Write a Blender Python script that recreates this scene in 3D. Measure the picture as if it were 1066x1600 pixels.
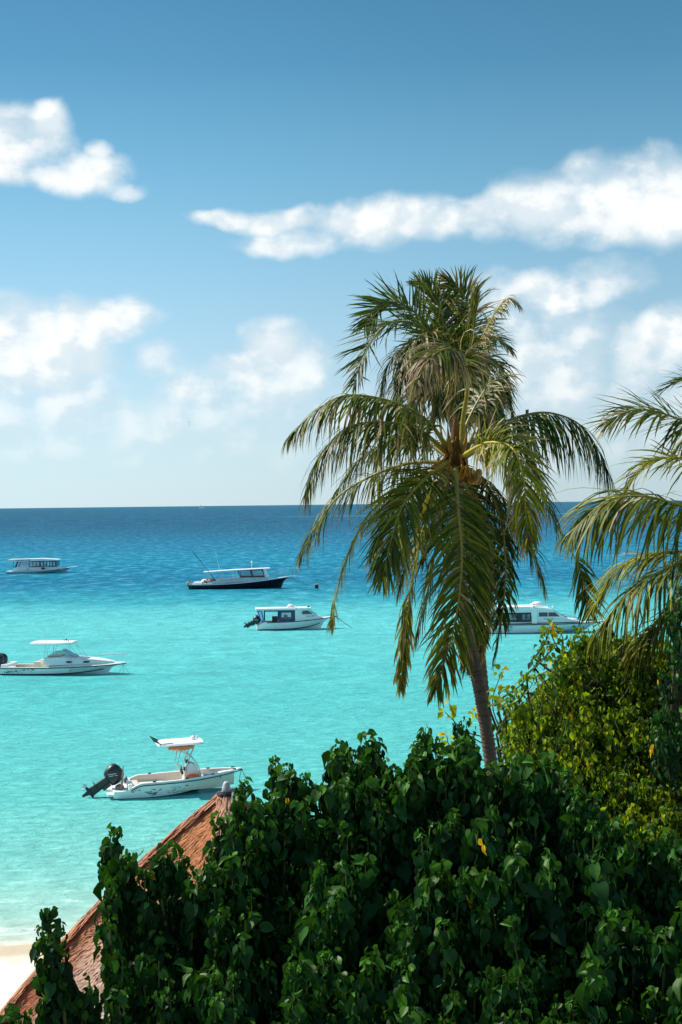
import bpy, bmesh, math, random
import numpy as np
from mathutils import Vector, Matrix
R = math.radians
random.seed(7); rng = np.random.default_rng(7)
S = bpy.context.scene
COL = S.collection
for o in list(bpy.data.objects): bpy.data.objects.remove(o)

# ------------------------------------------------------------------ camera
CAMZ = 12.6; F = 2222.0; ROLL = R(0.67); PITCH = -math.atan(12.2/F)
_r = Vector((math.cos(ROLL), 0, -math.sin(ROLL))); _u0 = Vector((math.sin(ROLL), 0, math.cos(ROLL))); _f0 = Vector((0, 1, 0))
_f = (_f0*math.cos(PITCH) + _u0*math.sin(PITCH)).normalized()
_u = (_u0*math.cos(PITCH) - _f0*math.sin(PITCH)).normalized()
cam_d = bpy.data.cameras.new('camera'); cam = bpy.data.objects.new('camera', cam_d); COL.objects.link(cam)
cam_d.sensor_fit = 'VERTICAL'; cam_d.sensor_height = 36.0; cam_d.lens = 36.0*F/1600.0
cam_d.clip_start = 0.1; cam_d.clip_end = 200000
cam.matrix_world = Matrix(((_r.x, _u.x, -_f.x, 0), (_r.y, _u.y, -_f.y, 0), (_r.z, _u.z, -_f.z, CAMZ), (0, 0, 0, 1)))
S.camera = cam
def ray(px, py):
    return _f + _r*((px-533)/F) - _u*((py-800)/F)
def at(px, py, Y):
    d = ray(px, py); return Vector((0, 0, CAMZ)) + d*(Y/d.y)
def onwater(px, py, z=0.0):
    d = ray(px, py); return Vector((0, 0, CAMZ)) + d*((z-CAMZ)/d.z)

# ------------------------------------------------------------------ node helpers
def NN(nt, typ, **kw):
    n = nt.nodes.new(typ)
    for k, v in kw.items(): setattr(n, k, v)
    return n
def inp(nt, n, i, v):
    if v is None: return
    if hasattr(v, 'is_output') or isinstance(v, bpy.types.NodeSocket): nt.links.new(v, n.inputs[i])
    else: n.inputs[i].default_value = v
def M(nt, op, a, b=None, c=None, clamp=False):
    n = NN(nt, 'ShaderNodeMath', operation=op, use_clamp=clamp)
    inp(nt, n, 0, a); inp(nt, n, 1, b); inp(nt, n, 2, c); return n.outputs[0]
def VM(nt, op, a, b=None, s=None):
    n = NN(nt, 'ShaderNodeVectorMath', operation=op)
    inp(nt, n, 0, a); inp(nt, n, 1, b)
    if s is not None: inp(nt, n, 3, s)
    return n.outputs['Value'] if op in ('LENGTH', 'DOT_PRODUCT', 'DISTANCE') else n.outputs[0]
def NOISE(nt, vec, scale, detail=4, rough=0.5, dist=0.0):
    n = NN(nt, 'ShaderNodeTexNoise'); inp(nt, n, 'Vector', vec)
    n.inputs['Scale'].default_value = scale; n.inputs['Detail'].default_value = detail
    n.inputs['Roughness'].default_value = rough; n.inputs['Distortion'].default_value = dist
    return n.outputs[0]
def SS(nt, v, a, b, lo=0.0, hi=1.0, interp='SMOOTHSTEP'):
    n = NN(nt, 'ShaderNodeMapRange', interpolation_type=interp)
    inp(nt, n, 0, v); inp(nt, n, 1, a); inp(nt, n, 2, b); inp(nt, n, 3, lo); inp(nt, n, 4, hi); return n.outputs[0]
def RAMP(nt, v, stops, interp='LINEAR'):
    n = NN(nt, 'ShaderNodeValToRGB'); inp(nt, n, 0, v); cr = n.color_ramp; cr.interpolation = interp
    cr.elements[0].position = stops[0][0]; cr.elements[0].color = (*stops[0][1], 1)
    cr.elements[1].position = stops[-1][0]; cr.elements[1].color = (*stops[-1][1], 1)
    for p, c in stops[1:-1]:
        e = cr.elements.new(p); e.color = (*c, 1)
    return n.outputs[0]
def MIX(nt, f, a, b, blend='MIX'):
    n = NN(nt, 'ShaderNodeMix', data_type='RGBA', blend_type=blend)
    inp(nt, n, 0, f); inp(nt, n, 6, a if not isinstance(a, tuple) else (*a, 1)); inp(nt, n, 7, b if not isinstance(b, tuple) else (*b, 1))
    return n.outputs[2]

# ------------------------------------------------------------------ sun, sky
SUN_EL = R(46); SUN_AZ = R(-66)          # azimuth from +Y towards +X
sd = bpy.data.lights.new('sun', 'SUN'); sd.energy = 4.8; sd.angle = R(0.55); sd.color = (1.0, 0.93, 0.82)
sun = bpy.data.objects.new('sun', sd); COL.objects.link(sun)
to_sun = Vector((math.sin(SUN_AZ)*math.cos(SUN_EL), math.cos(SUN_AZ)*math.cos(SUN_EL), math.sin(SUN_EL)))
sun.rotation_euler = (-to_sun).to_track_quat('-Z', 'Y').to_euler()
sun.location = to_sun*100

W = bpy.data.worlds.new('World'); S.world = W; W.use_nodes = True
nt = W.node_tree; nt.nodes.clear()
sky = NN(nt, 'ShaderNodeTexSky', sky_type='NISHITA'); sky.sun_disc = False
sky.sun_elevation = SUN_EL; sky.sun_rotation = SUN_AZ
sky.air_density = 1.0; sky.dust_density = 0.6; sky.ozone_density = 1.6; sky.altitude = 0
tc = NN(nt, 'ShaderNodeTexCoord'); D = tc.outputs['Generated']
sx = NN(nt, 'ShaderNodeSeparateXYZ'); nt.links.new(D, sx.inputs[0])
az = M(nt, 'ARCTAN2', sx.outputs[0], sx.outputs[1])
hyp = M(nt, 'SQRT', M(nt, 'ADD', M(nt, 'MULTIPLY', sx.outputs[0], sx.outputs[0]), M(nt, 'MULTIPLY', sx.outputs[1], sx.outputs[1])))
el = M(nt, 'ARCTAN2', sx.outputs[2], hyp)
cp = NN(nt, 'ShaderNodeCombineXYZ'); nt.links.new(az, cp.inputs[0]); nt.links.new(el, cp.inputs[1]); P = cp.outputs[0]
# sky colour: physical sky pulled towards the picture's soft teal blue with height
hz = RAMP(nt, M(nt, 'MULTIPLY', el, 1/0.40), [(0.0, (5.3, 6.7, 7.3)), (0.10, (5.0, 6.6, 7.4)), (0.22, (4.1, 6.1, 7.3)), (0.42, (2.55, 5.0, 6.7)), (0.58, (1.50, 3.90, 5.70)), (.75, (.74, 2.62, 4.35)), (1.0, (.30, 1.60, 3.0))])
side = VM(nt, 'SCALE', hz, s=SS(nt, az, -.24, .24, 1.10, .88))
skyc = MIX(nt, .85, VM(nt, 'MULTIPLY', sky.outputs[0], (.8, 1.0, 1.1)), side)
# cloud field: puffs placed in azimuth/elevation, broken up by noise
def blob(px, py, rx, ry, op):
    return ((px-533)/F, (788-0.0117*(px-533)-py-6)/F, rx/F, ry/F, op)
BL = [blob(*b) for b in [
 (40,245,98,62,.95),(0,255,105,60,.95),(90,215,42,36,.85),(150,280,66,38,.9),(165,248,30,24,.75),(80,290,100,24,.75),(205,308,35,12,.4),
 (370,346,70,16,.75),(440,350,90,24,.9),(470,378,110,26,.85),(560,352,110,38,.85),(660,344,110,38,.85),(760,342,110,38,.78),(860,330,120,60,.9),(960,318,120,78,1.0),(1060,322,130,85,1.0),(1000,372,110,30,.7),
 (770,455,90,36,.55),(870,462,90,42,.6),(950,440,80,44,.6),(1045,520,75,52,.9),(1110,520,90,60,.8),(800,505,60,36,.45),
 (850,570,110,58,.68),(960,600,110,44,.5),(880,640,150,40,.42),(1040,620,90,50,.45),(700,470,60,34,.5),
 (440,545,68,60,1.0),(480,570,48,70,.75),(385,578,75,44,.8),(320,600,80,40,.72),(400,630,130,36,.55),(440,600,80,40,.6),
 (165,495,100,44,1.0),(840,600,150,70,.6),(960,560,150,60,.5),(780,690,140,40,.5),(1000,660,160,50,.5),(100,660,150,40,.5),(380,680,120,30,.45),(250,560,60,30,.4),(200,660,260,60,.42),(520,660,160,60,.36),(900,640,260,90,.42),(20,560,140,70,.8),(120,620,120,50,.6),(0,650,120,40,.5),(430,600,90,60,.8),(330,640,120,40,.45),(520,640,90,40,.35),(900,520,120,40,.45),(960,700,160,40,.4),(860,700,120,30,.35),(50,500,70,46,.85),(0,520,70,62,.8),(90,545,110,36,.75),(60,590,140,50,.65),(150,570,60,44,.7),(190,645,60,18,.45),(40,640,120,30,.45),(60,690,160,26,.32),(240,700,120,22,.3),(300,650,160,20,.25)]]
warp = NN(nt, 'ShaderNodeTexNoise'); nt.links.new(P, warp.inputs['Vector']); warp.inputs['Scale'].default_value = 26; warp.inputs['Detail'].default_value = 5
wv = VM(nt, 'SCALE', VM(nt, 'SUBTRACT', warp.outputs['Color'], (0.5, 0.5, 0.5)), s=0.020)
Pw = VM(nt, 'ADD', P, wv)
acc = None
for cx, cy, rx, ry, op in BL:
    q = VM(nt, 'MULTIPLY', VM(nt, 'SUBTRACT', Pw, (cx, cy, 0)), (1/rx, 1/ry, 0))
    v = M(nt, 'MULTIPLY_ADD', VM(nt, 'DOT_PRODUCT', q, q), -op, op)
    if acc is None: acc = v
    else:
        sm = NN(nt, 'ShaderNodeMath', operation='SMOOTH_MAX'); nt.links.new(acc, sm.inputs[0]); nt.links.new(v, sm.inputs[1]); sm.inputs[2].default_value = .18; acc = sm.outputs[0]
# scattered clouds for the rest of the sky (behind and beside the camera)
far = M(nt, 'MAXIMUM', SS(nt, M(nt, 'ABSOLUTE', az), .30, .5), SS(nt, el, .42, .6))
oth = M(nt, 'MULTIPLY', M(nt, 'SUBTRACT', NOISE(nt, VM(nt, 'MULTIPLY', D, (1, 1, 2.2)), 2.6, 3), .52), 3.0)
acc = M(nt, 'MAXIMUM', acc, M(nt, 'SUBTRACT', oth, M(nt, 'MULTIPLY', M(nt, 'SUBTRACT', 1.0, far), 3.0)))
f1 = NOISE(nt, VM(nt, 'MULTIPLY', P, (1, 1.35, 1)), 22, 8, .56)
f2 = NOISE(nt, VM(nt, 'MULTIPLY', VM(nt, 'ADD', P, (-.007, .009, 0)), (1, 1.35, 1)), 22, 8, .56)
def billow(off, sc):
    v = NN(nt, 'ShaderNodeTexVoronoi', feature='SMOOTH_F1'); v.inputs['Scale'].default_value = sc; v.inputs['Smoothness'].default_value = .6
    w_ = VM(nt, 'ADD', VM(nt, 'ADD', P, off), VM(nt, 'SCALE', VM(nt, 'SUBTRACT', warp.outputs['Color'], (.5, .5, .5)), s=.03)); nt.links.new(w_, v.inputs['Vector']); return v.outputs['Distance']
b1 = billow((0, 0, 0), 38); b2 = billow((-.006, .008, 0), 38)
puff = M(nt, 'MULTIPLY', M(nt, 'SUBTRACT', .64, b1), .70)
dens = M(nt, 'ADD', M(nt, 'ADD', acc, M(nt, 'MULTIPLY', M(nt, 'SUBTRACT', f1, .50), 1.05)), puff)
alpha = M(nt, 'MULTIPLY', M(nt, 'MULTIPLY', SS(nt, dens, -.06, .95), .96), SS(nt, el, 0.0, .12, .25, 1.0))
relief = SS(nt, M(nt, 'ADD', M(nt, 'SUBTRACT', f1, f2), M(nt, 'MULTIPLY', M(nt, 'SUBTRACT', b2, b1), .35)), -.10, .10)
thick = SS(nt, dens, .2, 1.25)
lit = M(nt, 'ADD', M(nt, 'MULTIPLY', relief, .62), M(nt, 'MULTIPLY', thick, .38), clamp=True)
cc = RAMP(nt, lit, [(0, (5.6, 6.7, 7.4)), (.5, (7.2, 7.8, 8.1)), (1, (8.9, 9.0, 8.9))])
fin = MIX(nt, alpha, skyc, cc)
bg = NN(nt, 'ShaderNodeBackground'); nt.links.new(fin, bg.inputs[0]); bg.inputs[1].default_value = 0.1
wo = NN(nt, 'ShaderNodeOutputWorld'); nt.links.new(bg.outputs[0], wo.inputs[0])
S.view_settings.view_transform = 'Standard'; S.view_settings.look = 'None'; S.view_settings.gamma = 1.0
S.view_settings.exposure = 0.25

# ------------------------------------------------------------------ materials
def mat(name, col=(.8, .8, .8), rough=.5, spec=.5, metal=0.0, build=None):
    m = bpy.data.materials.new(name); m.use_nodes = True; nt = m.node_tree
    b = nt.nodes['Principled BSDF']; b.inputs['Base Color'].default_value = (*col, 1)
    b.inputs['Roughness'].default_value = rough; b.inputs['Specular IOR Level'].default_value = spec; b.inputs['Metallic'].default_value = metal
    if build: build(nt, b)
    return m
def weathered(col, amt=.12, scale=3.0):
    def f(nt, b):
        g = NN(nt, 'ShaderNodeTexCoord')
        n = NOISE(nt, VM(nt, 'MULTIPLY', g.outputs['Object'], (1, 1, .35)), scale, 6, .6)
        c2 = tuple(c*(1-amt*1.6) for c in col)
        nt.links.new(MIX(nt, SS(nt, n, .4, .75), col, c2), b.inputs['Base Color'])
        nt.links.new(SS(nt, n, .3, .7, .28, .5), b.inputs['Roughness'])
    return f
def pmat(name, col, rough=.4, spec=.5, metal=0, amt=.12, scale=3.0):
    return mat(name, col, rough, spec, metal, weathered(col, amt, scale))
gel = pmat('gelcoat_white', (.88, .89, .88), amt=.05); gel2 = pmat('deck_cream', (.76, .68, .58), .6, amt=.06)
greyw = pmat('white_grey', (.62, .66, .68)); black = pmat('black_paint', (.012, .014, .018), .35)
navy = pmat('navy_hull', (.010, .014, .024), .25); dark_blue = pmat('dark_blue_panel', (.02, .05, .14), .35)
tarpb = pmat('blue_tarpaulin', (.03, .20, .55), .6); orange = pmat('orange_fabric', (.90, .18, .05), .7)
steel = mat('stainless', (.6, .6, .6), .25, .5, 1.0); grey_c = pmat('grey_cushion', (.16, .22, .27), .8)
motorb = pmat('motor_black', (.018, .022, .026), .3, .6); decal = pmat('decal_grey_teal', (.10, .22, .24), .5)
ropem = pmat('rope', (.10, .10, .09), .9); gold = pmat('yellow_gear', (.55, .33, .03), .6); clothp = pmat('rusty_rope_pile', (.35, .22, .16), .9)
skyblue = pmat('logo_blue', (.05, .42, .60), .5); aqua_hull = pmat('pale_aqua_hull', (.42, .70, .76), .4)
def glass(nt, b):
    t = NN(nt, 'ShaderNodeBsdfTransparent'); t.inputs[0].default_value = (.62, .72, .76, 1)
    g = NN(nt, 'ShaderNodeBsdfGlossy'); g.inputs['Roughness'].default_value = .03
    lw = NN(nt, 'ShaderNodeLayerWeight'); lw.inputs[0].default_value = .35
    m = NN(nt, 'ShaderNodeMixShader'); nt.links.new(M(nt, 'MULTIPLY_ADD', lw.outputs[0], .6, .08), m.inputs[0])
    nt.links.new(t.outputs[0], m.inputs[1]); nt.links.new(g.outputs[0], m.inputs[2])
    nt.links.new(m.outputs[0], nt.nodes['Material Output'].inputs[0])
glassm = mat('tinted_glass', build=glass)
darkglass = mat('dark_glass', (.03, .05, .07), .06, .7)

def water_b(nt, b):
    g = NN(nt, 'ShaderNodeNewGeometry'); p = g.outputs['Position']
    s = NN(nt, 'ShaderNodeSeparateXYZ'); nt.links.new(p, s.inputs[0]); x, y = s.outputs[0], s.outputs[1]
    n1 = NOISE(nt, VM(nt, 'MULTIPLY', p, (.022, .05, 1)), 1.0, 5, .6)
    n2 = NOISE(nt, VM(nt, 'MULTIPLY', p, (.10, .22, 1)), 1.0, 4, .6)
    yy = M(nt, 'ADD', y, M(nt, 'MULTIPLY', M(nt, 'SUBTRACT', n1, .5), SS(nt, y, 40, 190, 3.0, 34.0, 'LINEAR')))
    yy = M(nt, 'ADD', yy, M(nt, 'MULTIPLY', M(nt, 'SUBTRACT', n2, .5), SS(nt, y, 40, 190, 2.0, 14.0, 'LINEAR')))
    yy = M(nt, 'MAXIMUM', yy, 30.0)
    t = M(nt, 'SUBTRACT', 1.0, M(nt, 'DIVIDE', 38.0, yy))
    T = lambda Y: 1-38.0/Y
    c = RAMP(nt, t, [(T(40.5), (.78, .72, .58)), (T(41.6), (.50, .62, .52)), (T(44), (.34, .60, .52)), (T(50), (.22, .61, .54)), (T(62), (.12, .54, .51)), (T(95), (.095, .51, .51)),
                     (T(150), (.12, .55, .56)), (T(172), (.095, .49, .53)), (T(190), (.045, .37, .45)), (T(210), (.020, .26, .38)), (T(240), (.012, .19, .33)), (T(330), (.014, .24, .38)), (T(520), (.018, .19, .34)), (T(1100), (.022, .135, .26)), (T(12000), (.03, .125, .215))])
    # sandy and weedy patches on the lagoon bed, and bands further out
    n3 = NOISE(nt, VM(nt, 'MULTIPLY', p, (.012, .035, 1)), 1.0, 6, .6)
    c = MIX(nt, M(nt, 'MULTIPLY', SS(nt, n3, .5, .72), .35), c, (.02, .30, .36))
    n4 = NOISE(nt, VM(nt, 'MULTIPLY', p, (.0006, .004, 1)), 1.0, 5, .6)
    c = MIX(nt, M(nt, 'MULTIPLY', SS(nt, y, 300, 900), M(nt, 'MULTIPLY', SS(nt, n4, .45, .7), .4)), c, (.02, .18, .30))
    # pale shoal line far out, on the right of the view
    dd = M(nt, 'ABSOLUTE', M(nt, 'SUBTRACT', M(nt, 'ADD', y, M(nt, 'MULTIPLY', n1, 120)), 1570))
    sh = M(nt, 'MULTIPLY', SS(nt, dd, 90, 30), SS(nt, x, -120, 20))
    c = MIX(nt, M(nt, 'MULTIPLY', sh, .6), c, (.06, .34, .40))
    # ripples and waves: bump, plus crest and trough shading painted into the colour
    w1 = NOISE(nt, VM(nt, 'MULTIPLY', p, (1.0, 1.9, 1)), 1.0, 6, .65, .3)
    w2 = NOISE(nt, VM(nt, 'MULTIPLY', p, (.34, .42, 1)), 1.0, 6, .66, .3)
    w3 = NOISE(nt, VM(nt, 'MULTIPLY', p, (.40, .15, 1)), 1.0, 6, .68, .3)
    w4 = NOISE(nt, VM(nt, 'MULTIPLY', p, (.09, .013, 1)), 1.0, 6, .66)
    near = SS(nt, y, 60, 260); farf = SS(nt, y, 200, 900)
    h = M(nt, 'ADD', M(nt, 'MULTIPLY', w1, SS(nt, y, 60, 400, 1.0, .2)), M(nt, 'MULTIPLY', w2, M(nt, 'MULTIPLY_ADD', near, 3.2, .6)))
    h = M(nt, 'ADD', h, M(nt, 'MULTIPLY', w3, M(nt, 'MULTIPLY', farf, 14.0)))
    bp = NN(nt, 'ShaderNodeBump'); bp.inputs['Strength'].default_value = 1.0
    nt.links.new(SS(nt, y, 42, 52, .10, .30, 'LINEAR'), bp.inputs['Distance']); nt.links.new(h, bp.inputs['Height'])
    nt.links.new(bp.outputs[0], b.inputs['Normal'])
    nt.links.new(c, b.inputs['Base Color'])
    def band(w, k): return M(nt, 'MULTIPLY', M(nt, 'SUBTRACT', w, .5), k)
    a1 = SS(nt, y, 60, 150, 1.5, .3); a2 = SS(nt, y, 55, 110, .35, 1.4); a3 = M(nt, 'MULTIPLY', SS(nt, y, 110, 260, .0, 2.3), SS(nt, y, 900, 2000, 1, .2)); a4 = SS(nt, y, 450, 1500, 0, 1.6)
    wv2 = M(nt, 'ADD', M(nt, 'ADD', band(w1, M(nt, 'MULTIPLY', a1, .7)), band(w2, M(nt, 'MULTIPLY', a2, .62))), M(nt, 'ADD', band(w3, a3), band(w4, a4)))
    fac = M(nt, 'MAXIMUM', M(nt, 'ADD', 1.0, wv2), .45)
    c = VM(nt, 'SCALE', c, s=fac)  # wave troughs darkened and crests lightened in the colour itself, as painted shading
    c = MIX(nt, M(nt, 'MULTIPLY', SS(nt, wv2, .02, .5), SS(nt, y, 43, 70, .8, .14)), c, (.62, .80, .78))  # ripple sparkle painted as a paler tone, strongest near the shore
    fo1 = M(nt, 'MULTIPLY', SS(nt, M(nt, 'ABSOLUTE', M(nt, 'SUBTRACT', yy, 42.3)), .55, .05), SS(nt, w1, .42, .62))
    fo2 = M(nt, 'MULTIPLY', SS(nt, M(nt, 'ABSOLUTE', M(nt, 'SUBTRACT', yy, 45.5)), .7, .1), SS(nt, w1, .55, .7))
    c = MIX(nt, M(nt, 'MULTIPLY', M(nt, 'MAXIMUM', fo1, fo2), .6), c, (.92, .94, .92))
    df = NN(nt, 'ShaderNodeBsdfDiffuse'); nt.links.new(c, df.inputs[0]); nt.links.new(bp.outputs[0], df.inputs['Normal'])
    gl = NN(nt, 'ShaderNodeBsdfGlossy'); gl.inputs['Roughness'].default_value = .22; nt.links.new(bp.outputs[0], gl.inputs['Normal']); gl.inputs[0].default_value = (.75, .92, 1, 1)
    lw = NN(nt, 'ShaderNodeFresnel'); lw.inputs[0].default_value = 1.33; nt.links.new(bp.outputs[0], lw.inputs['Normal'])
    mx = NN(nt, 'ShaderNodeMixShader'); nt.links.new(M(nt, 'MULTIPLY', M(nt, 'MINIMUM', lw.outputs[0], .5), SS(nt, y, 60, 300, .30, .22)), mx.inputs[0])
    nt.links.new(df.outputs[0], mx.inputs[1]); nt.links.new(gl.outputs[0], mx.inputs[2]); nt.links.new(mx.outputs[0], nt.nodes['Material Output'].inputs[0])
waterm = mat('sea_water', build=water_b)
def sand_b(nt, b):
    g = NN(nt, 'ShaderNodeNewGeometry'); p = g.outputs['Position']
    s = NN(nt, 'ShaderNodeSeparateXYZ'); nt.links.new(p, s.inputs[0])
    n = NOISE(nt, p, 1.3, 7, .6); n2 = NOISE(nt, p, 30, 4, .6)
    dry = MIX(nt, SS(nt, n, .35, .7), (.90, .82, .70), (.84, .75, .62))
    wet = M(nt, 'ADD', s.outputs[1], M(nt, 'MULTIPLY', n, 1.6))
    c = MIX(nt, SS(nt, wet, 39.4, 41.0), dry, (.60, .50, .36))
    soil = MIX(nt, n2, (.20, .15, .09), (.07, .07, .03))
    c = MIX(nt, SS(nt, M(nt, 'ADD', s.outputs[1], M(nt, 'MULTIPLY', n, 5)), 27.5, 22), c, soil)
    nt.links.new(c, b.inputs['Base Color']); b.inputs['Roughness'].default_value = .95; b.inputs['Specular IOR Level'].default_value = .1
    bp = NN(nt, 'ShaderNodeBump'); bp.inputs['Distance'].default_value = .06
    nt.links.new(M(nt, 'ADD', n, M(nt, 'MULTIPLY', n2, .2)), bp.inputs['Height']); nt.links.new(bp.outputs[0], b.inputs['Normal'])
sandm = mat('beach_sand', build=sand_b)

def leaf_mat(name, base, young, old, rough=.42, trans=.25, spec=.5):
    # attribute tint: r = brightness, g = young / yellow-green, b = dead / golden
    def f(nt, b):
        a = NN(nt, 'ShaderNodeAttribute', attribute_name='tint'); s = NN(nt, 'ShaderNodeSeparateColor'); nt.links.new(a.outputs['Color'], s.inputs[0])
        c = MIX(nt, s.outputs[1], base, young); c = MIX(nt, s.outputs[2], c, old)
        g = NN(nt, 'ShaderNodeTexCoord'); n = NOISE(nt, g.outputs['Object'], 14, 3)
        k = M(nt, 'MULTIPLY', M(nt, 'MULTIPLY_ADD', s.outputs[0], 1.1, .45), M(nt, 'MULTIPLY_ADD', n, .7, .65))
        c = VM(nt, 'SCALE', c, s=k)
        nt.links.new(c, b.inputs['Base Color']); b.inputs['Roughness'].default_value = rough; b.inputs['Specular IOR Level'].default_value = spec
        tr = NN(nt, 'ShaderNodeBsdfTranslucent'); nt.links.new(VM(nt, 'MULTIPLY', c, (1.5, 1.6, .5)), tr.inputs[0])
        m = NN(nt, 'ShaderNodeMixShader'); m.inputs[0].default_value = trans
        nt.links.new(b.outputs[0], m.inputs[1]); nt.links.new(tr.outputs[0], m.inputs[2]); nt.links.new(m.outputs[0], nt.nodes['Material Output'].inputs[0])
    return mat(name, build=f)
bigleaf = leaf_mat('glossy_heart_leaf', (.013, .058, .014), (.07, .19, .018), (.75, .42, .02), .45, .20, .16)
yelleaf = leaf_mat('sunlit_small_leaf', (.030, .098, .012), (.36, .43, .012), (.75, .38, .01), .5, .45, .25)
palmleaf = leaf_mat('palm_leaflet', (.028, .060, .012), (.27, .27, .018), (.34, .24, .14), .45, .28, .2)
def bark(c1, c2, sc):
    def f(nt, b):
        g = NN(nt, 'ShaderNodeTexCoord'); n = NOISE(nt, VM(nt, 'MULTIPLY', g.outputs['Object'], (1, 1, .5)), sc, 6, .65)
        nt.links.new(MIX(nt, SS(nt, n, .35, .65), c1, c2), b.inputs['Base Color']); b.inputs['Roughness'].default_value = .9; b.inputs['Specular IOR Level'].default_value = .2
        bp = NN(nt, 'ShaderNodeBump'); bp.inputs['Distance'].default_value = .03; nt.links.new(n, bp.inputs['Height']); nt.links.new(bp.outputs[0], b.inputs['Normal'])
    return f
barkm = mat('shrub_bark', build=bark((.16, .12, .08), (.07, .055, .04), 9))
def palmbark(nt, b):
    a = NN(nt, 'ShaderNodeAttribute', attribute_name='tint'); s = NN(nt, 'ShaderNodeSeparateColor'); nt.links.new(a.outputs['Color'], s.inputs[0])
    g = NN(nt, 'ShaderNodeTexCoord'); n = NOISE(nt, VM(nt, 'MULTIPLY', g.outputs['Object'], (1, 1, .6)), 18, 6, .7)
    c = MIX(nt, SS(nt, n, .35, .7), (.42, .33, .26), (.22, .165, .13))
    c = MIX(nt, s.outputs[1], c, (.06, .045, .035))
    c = MIX(nt, s.outputs[2], c, (.42, .20, .16))
    nt.links.new(c, b.inputs['Base Color']); b.inputs['Roughness'].default_value = .92; b.inputs['Specular IOR Level'].default_value = .2
    bp = NN(nt, 'ShaderNodeBump'); bp.inputs['Distance'].default_value = .02; nt.links.new(n, bp.inputs['Height']); nt.links.new(bp.outputs[0], b.inputs['Normal'])
palmbarkm = mat('palm_bark', build=palmbark)
rachism = leaf_mat('palm_midrib', (.10, .11, .03), (.46, .38, .04), (.30, .20, .10), .45, .05)
fibre = pmat('palm_fibre', (.16, .075, .015), .9, .2, 0, .5, 20); huskm = pmat('coconut_husk', (.60, .30, .03), .5, .4, 0, .3, 12)
spathem = pmat('palm_spathe', (.34, .21, .03), .7, .3, 0, .4, 10); petiolem = pmat('green_petiole', (.16, .19, .05), .5, .4, 0, .3, 6)
def thatch_b(nt, b):
    a = NN(nt, 'ShaderNodeAttribute', attribute_name='tint'); s = NN(nt, 'ShaderNodeSeparateColor'); nt.links.new(a.outputs['Color'], s.inputs[0])
    c = MIX(nt, s.outputs[1], (.48, .20, .085), (.64, .49, .41)); c = MIX(nt, s.outputs[2], c, (.34, .11, .055))
    c = VM(nt, 'SCALE', c, s=M(nt, 'MULTIPLY_ADD', s.outputs[0], .9, .65))
    nt.links.new(c, b.inputs['Base Color']); b.inputs['Roughness'].default_value = .85; b.inputs['Specular IOR Level'].default_value = .25
thatchm = mat('palm_thatch', build=thatch_b)
woodm = mat('pavilion_wood', build=bark((.24, .14, .08), (.12, .07, .04), 12)); metalcap = pmat('cap_grey', (.5, .5, .5), .4); linerope = pmat('grey_rope', (.34, .35, .36), .8)

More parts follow.
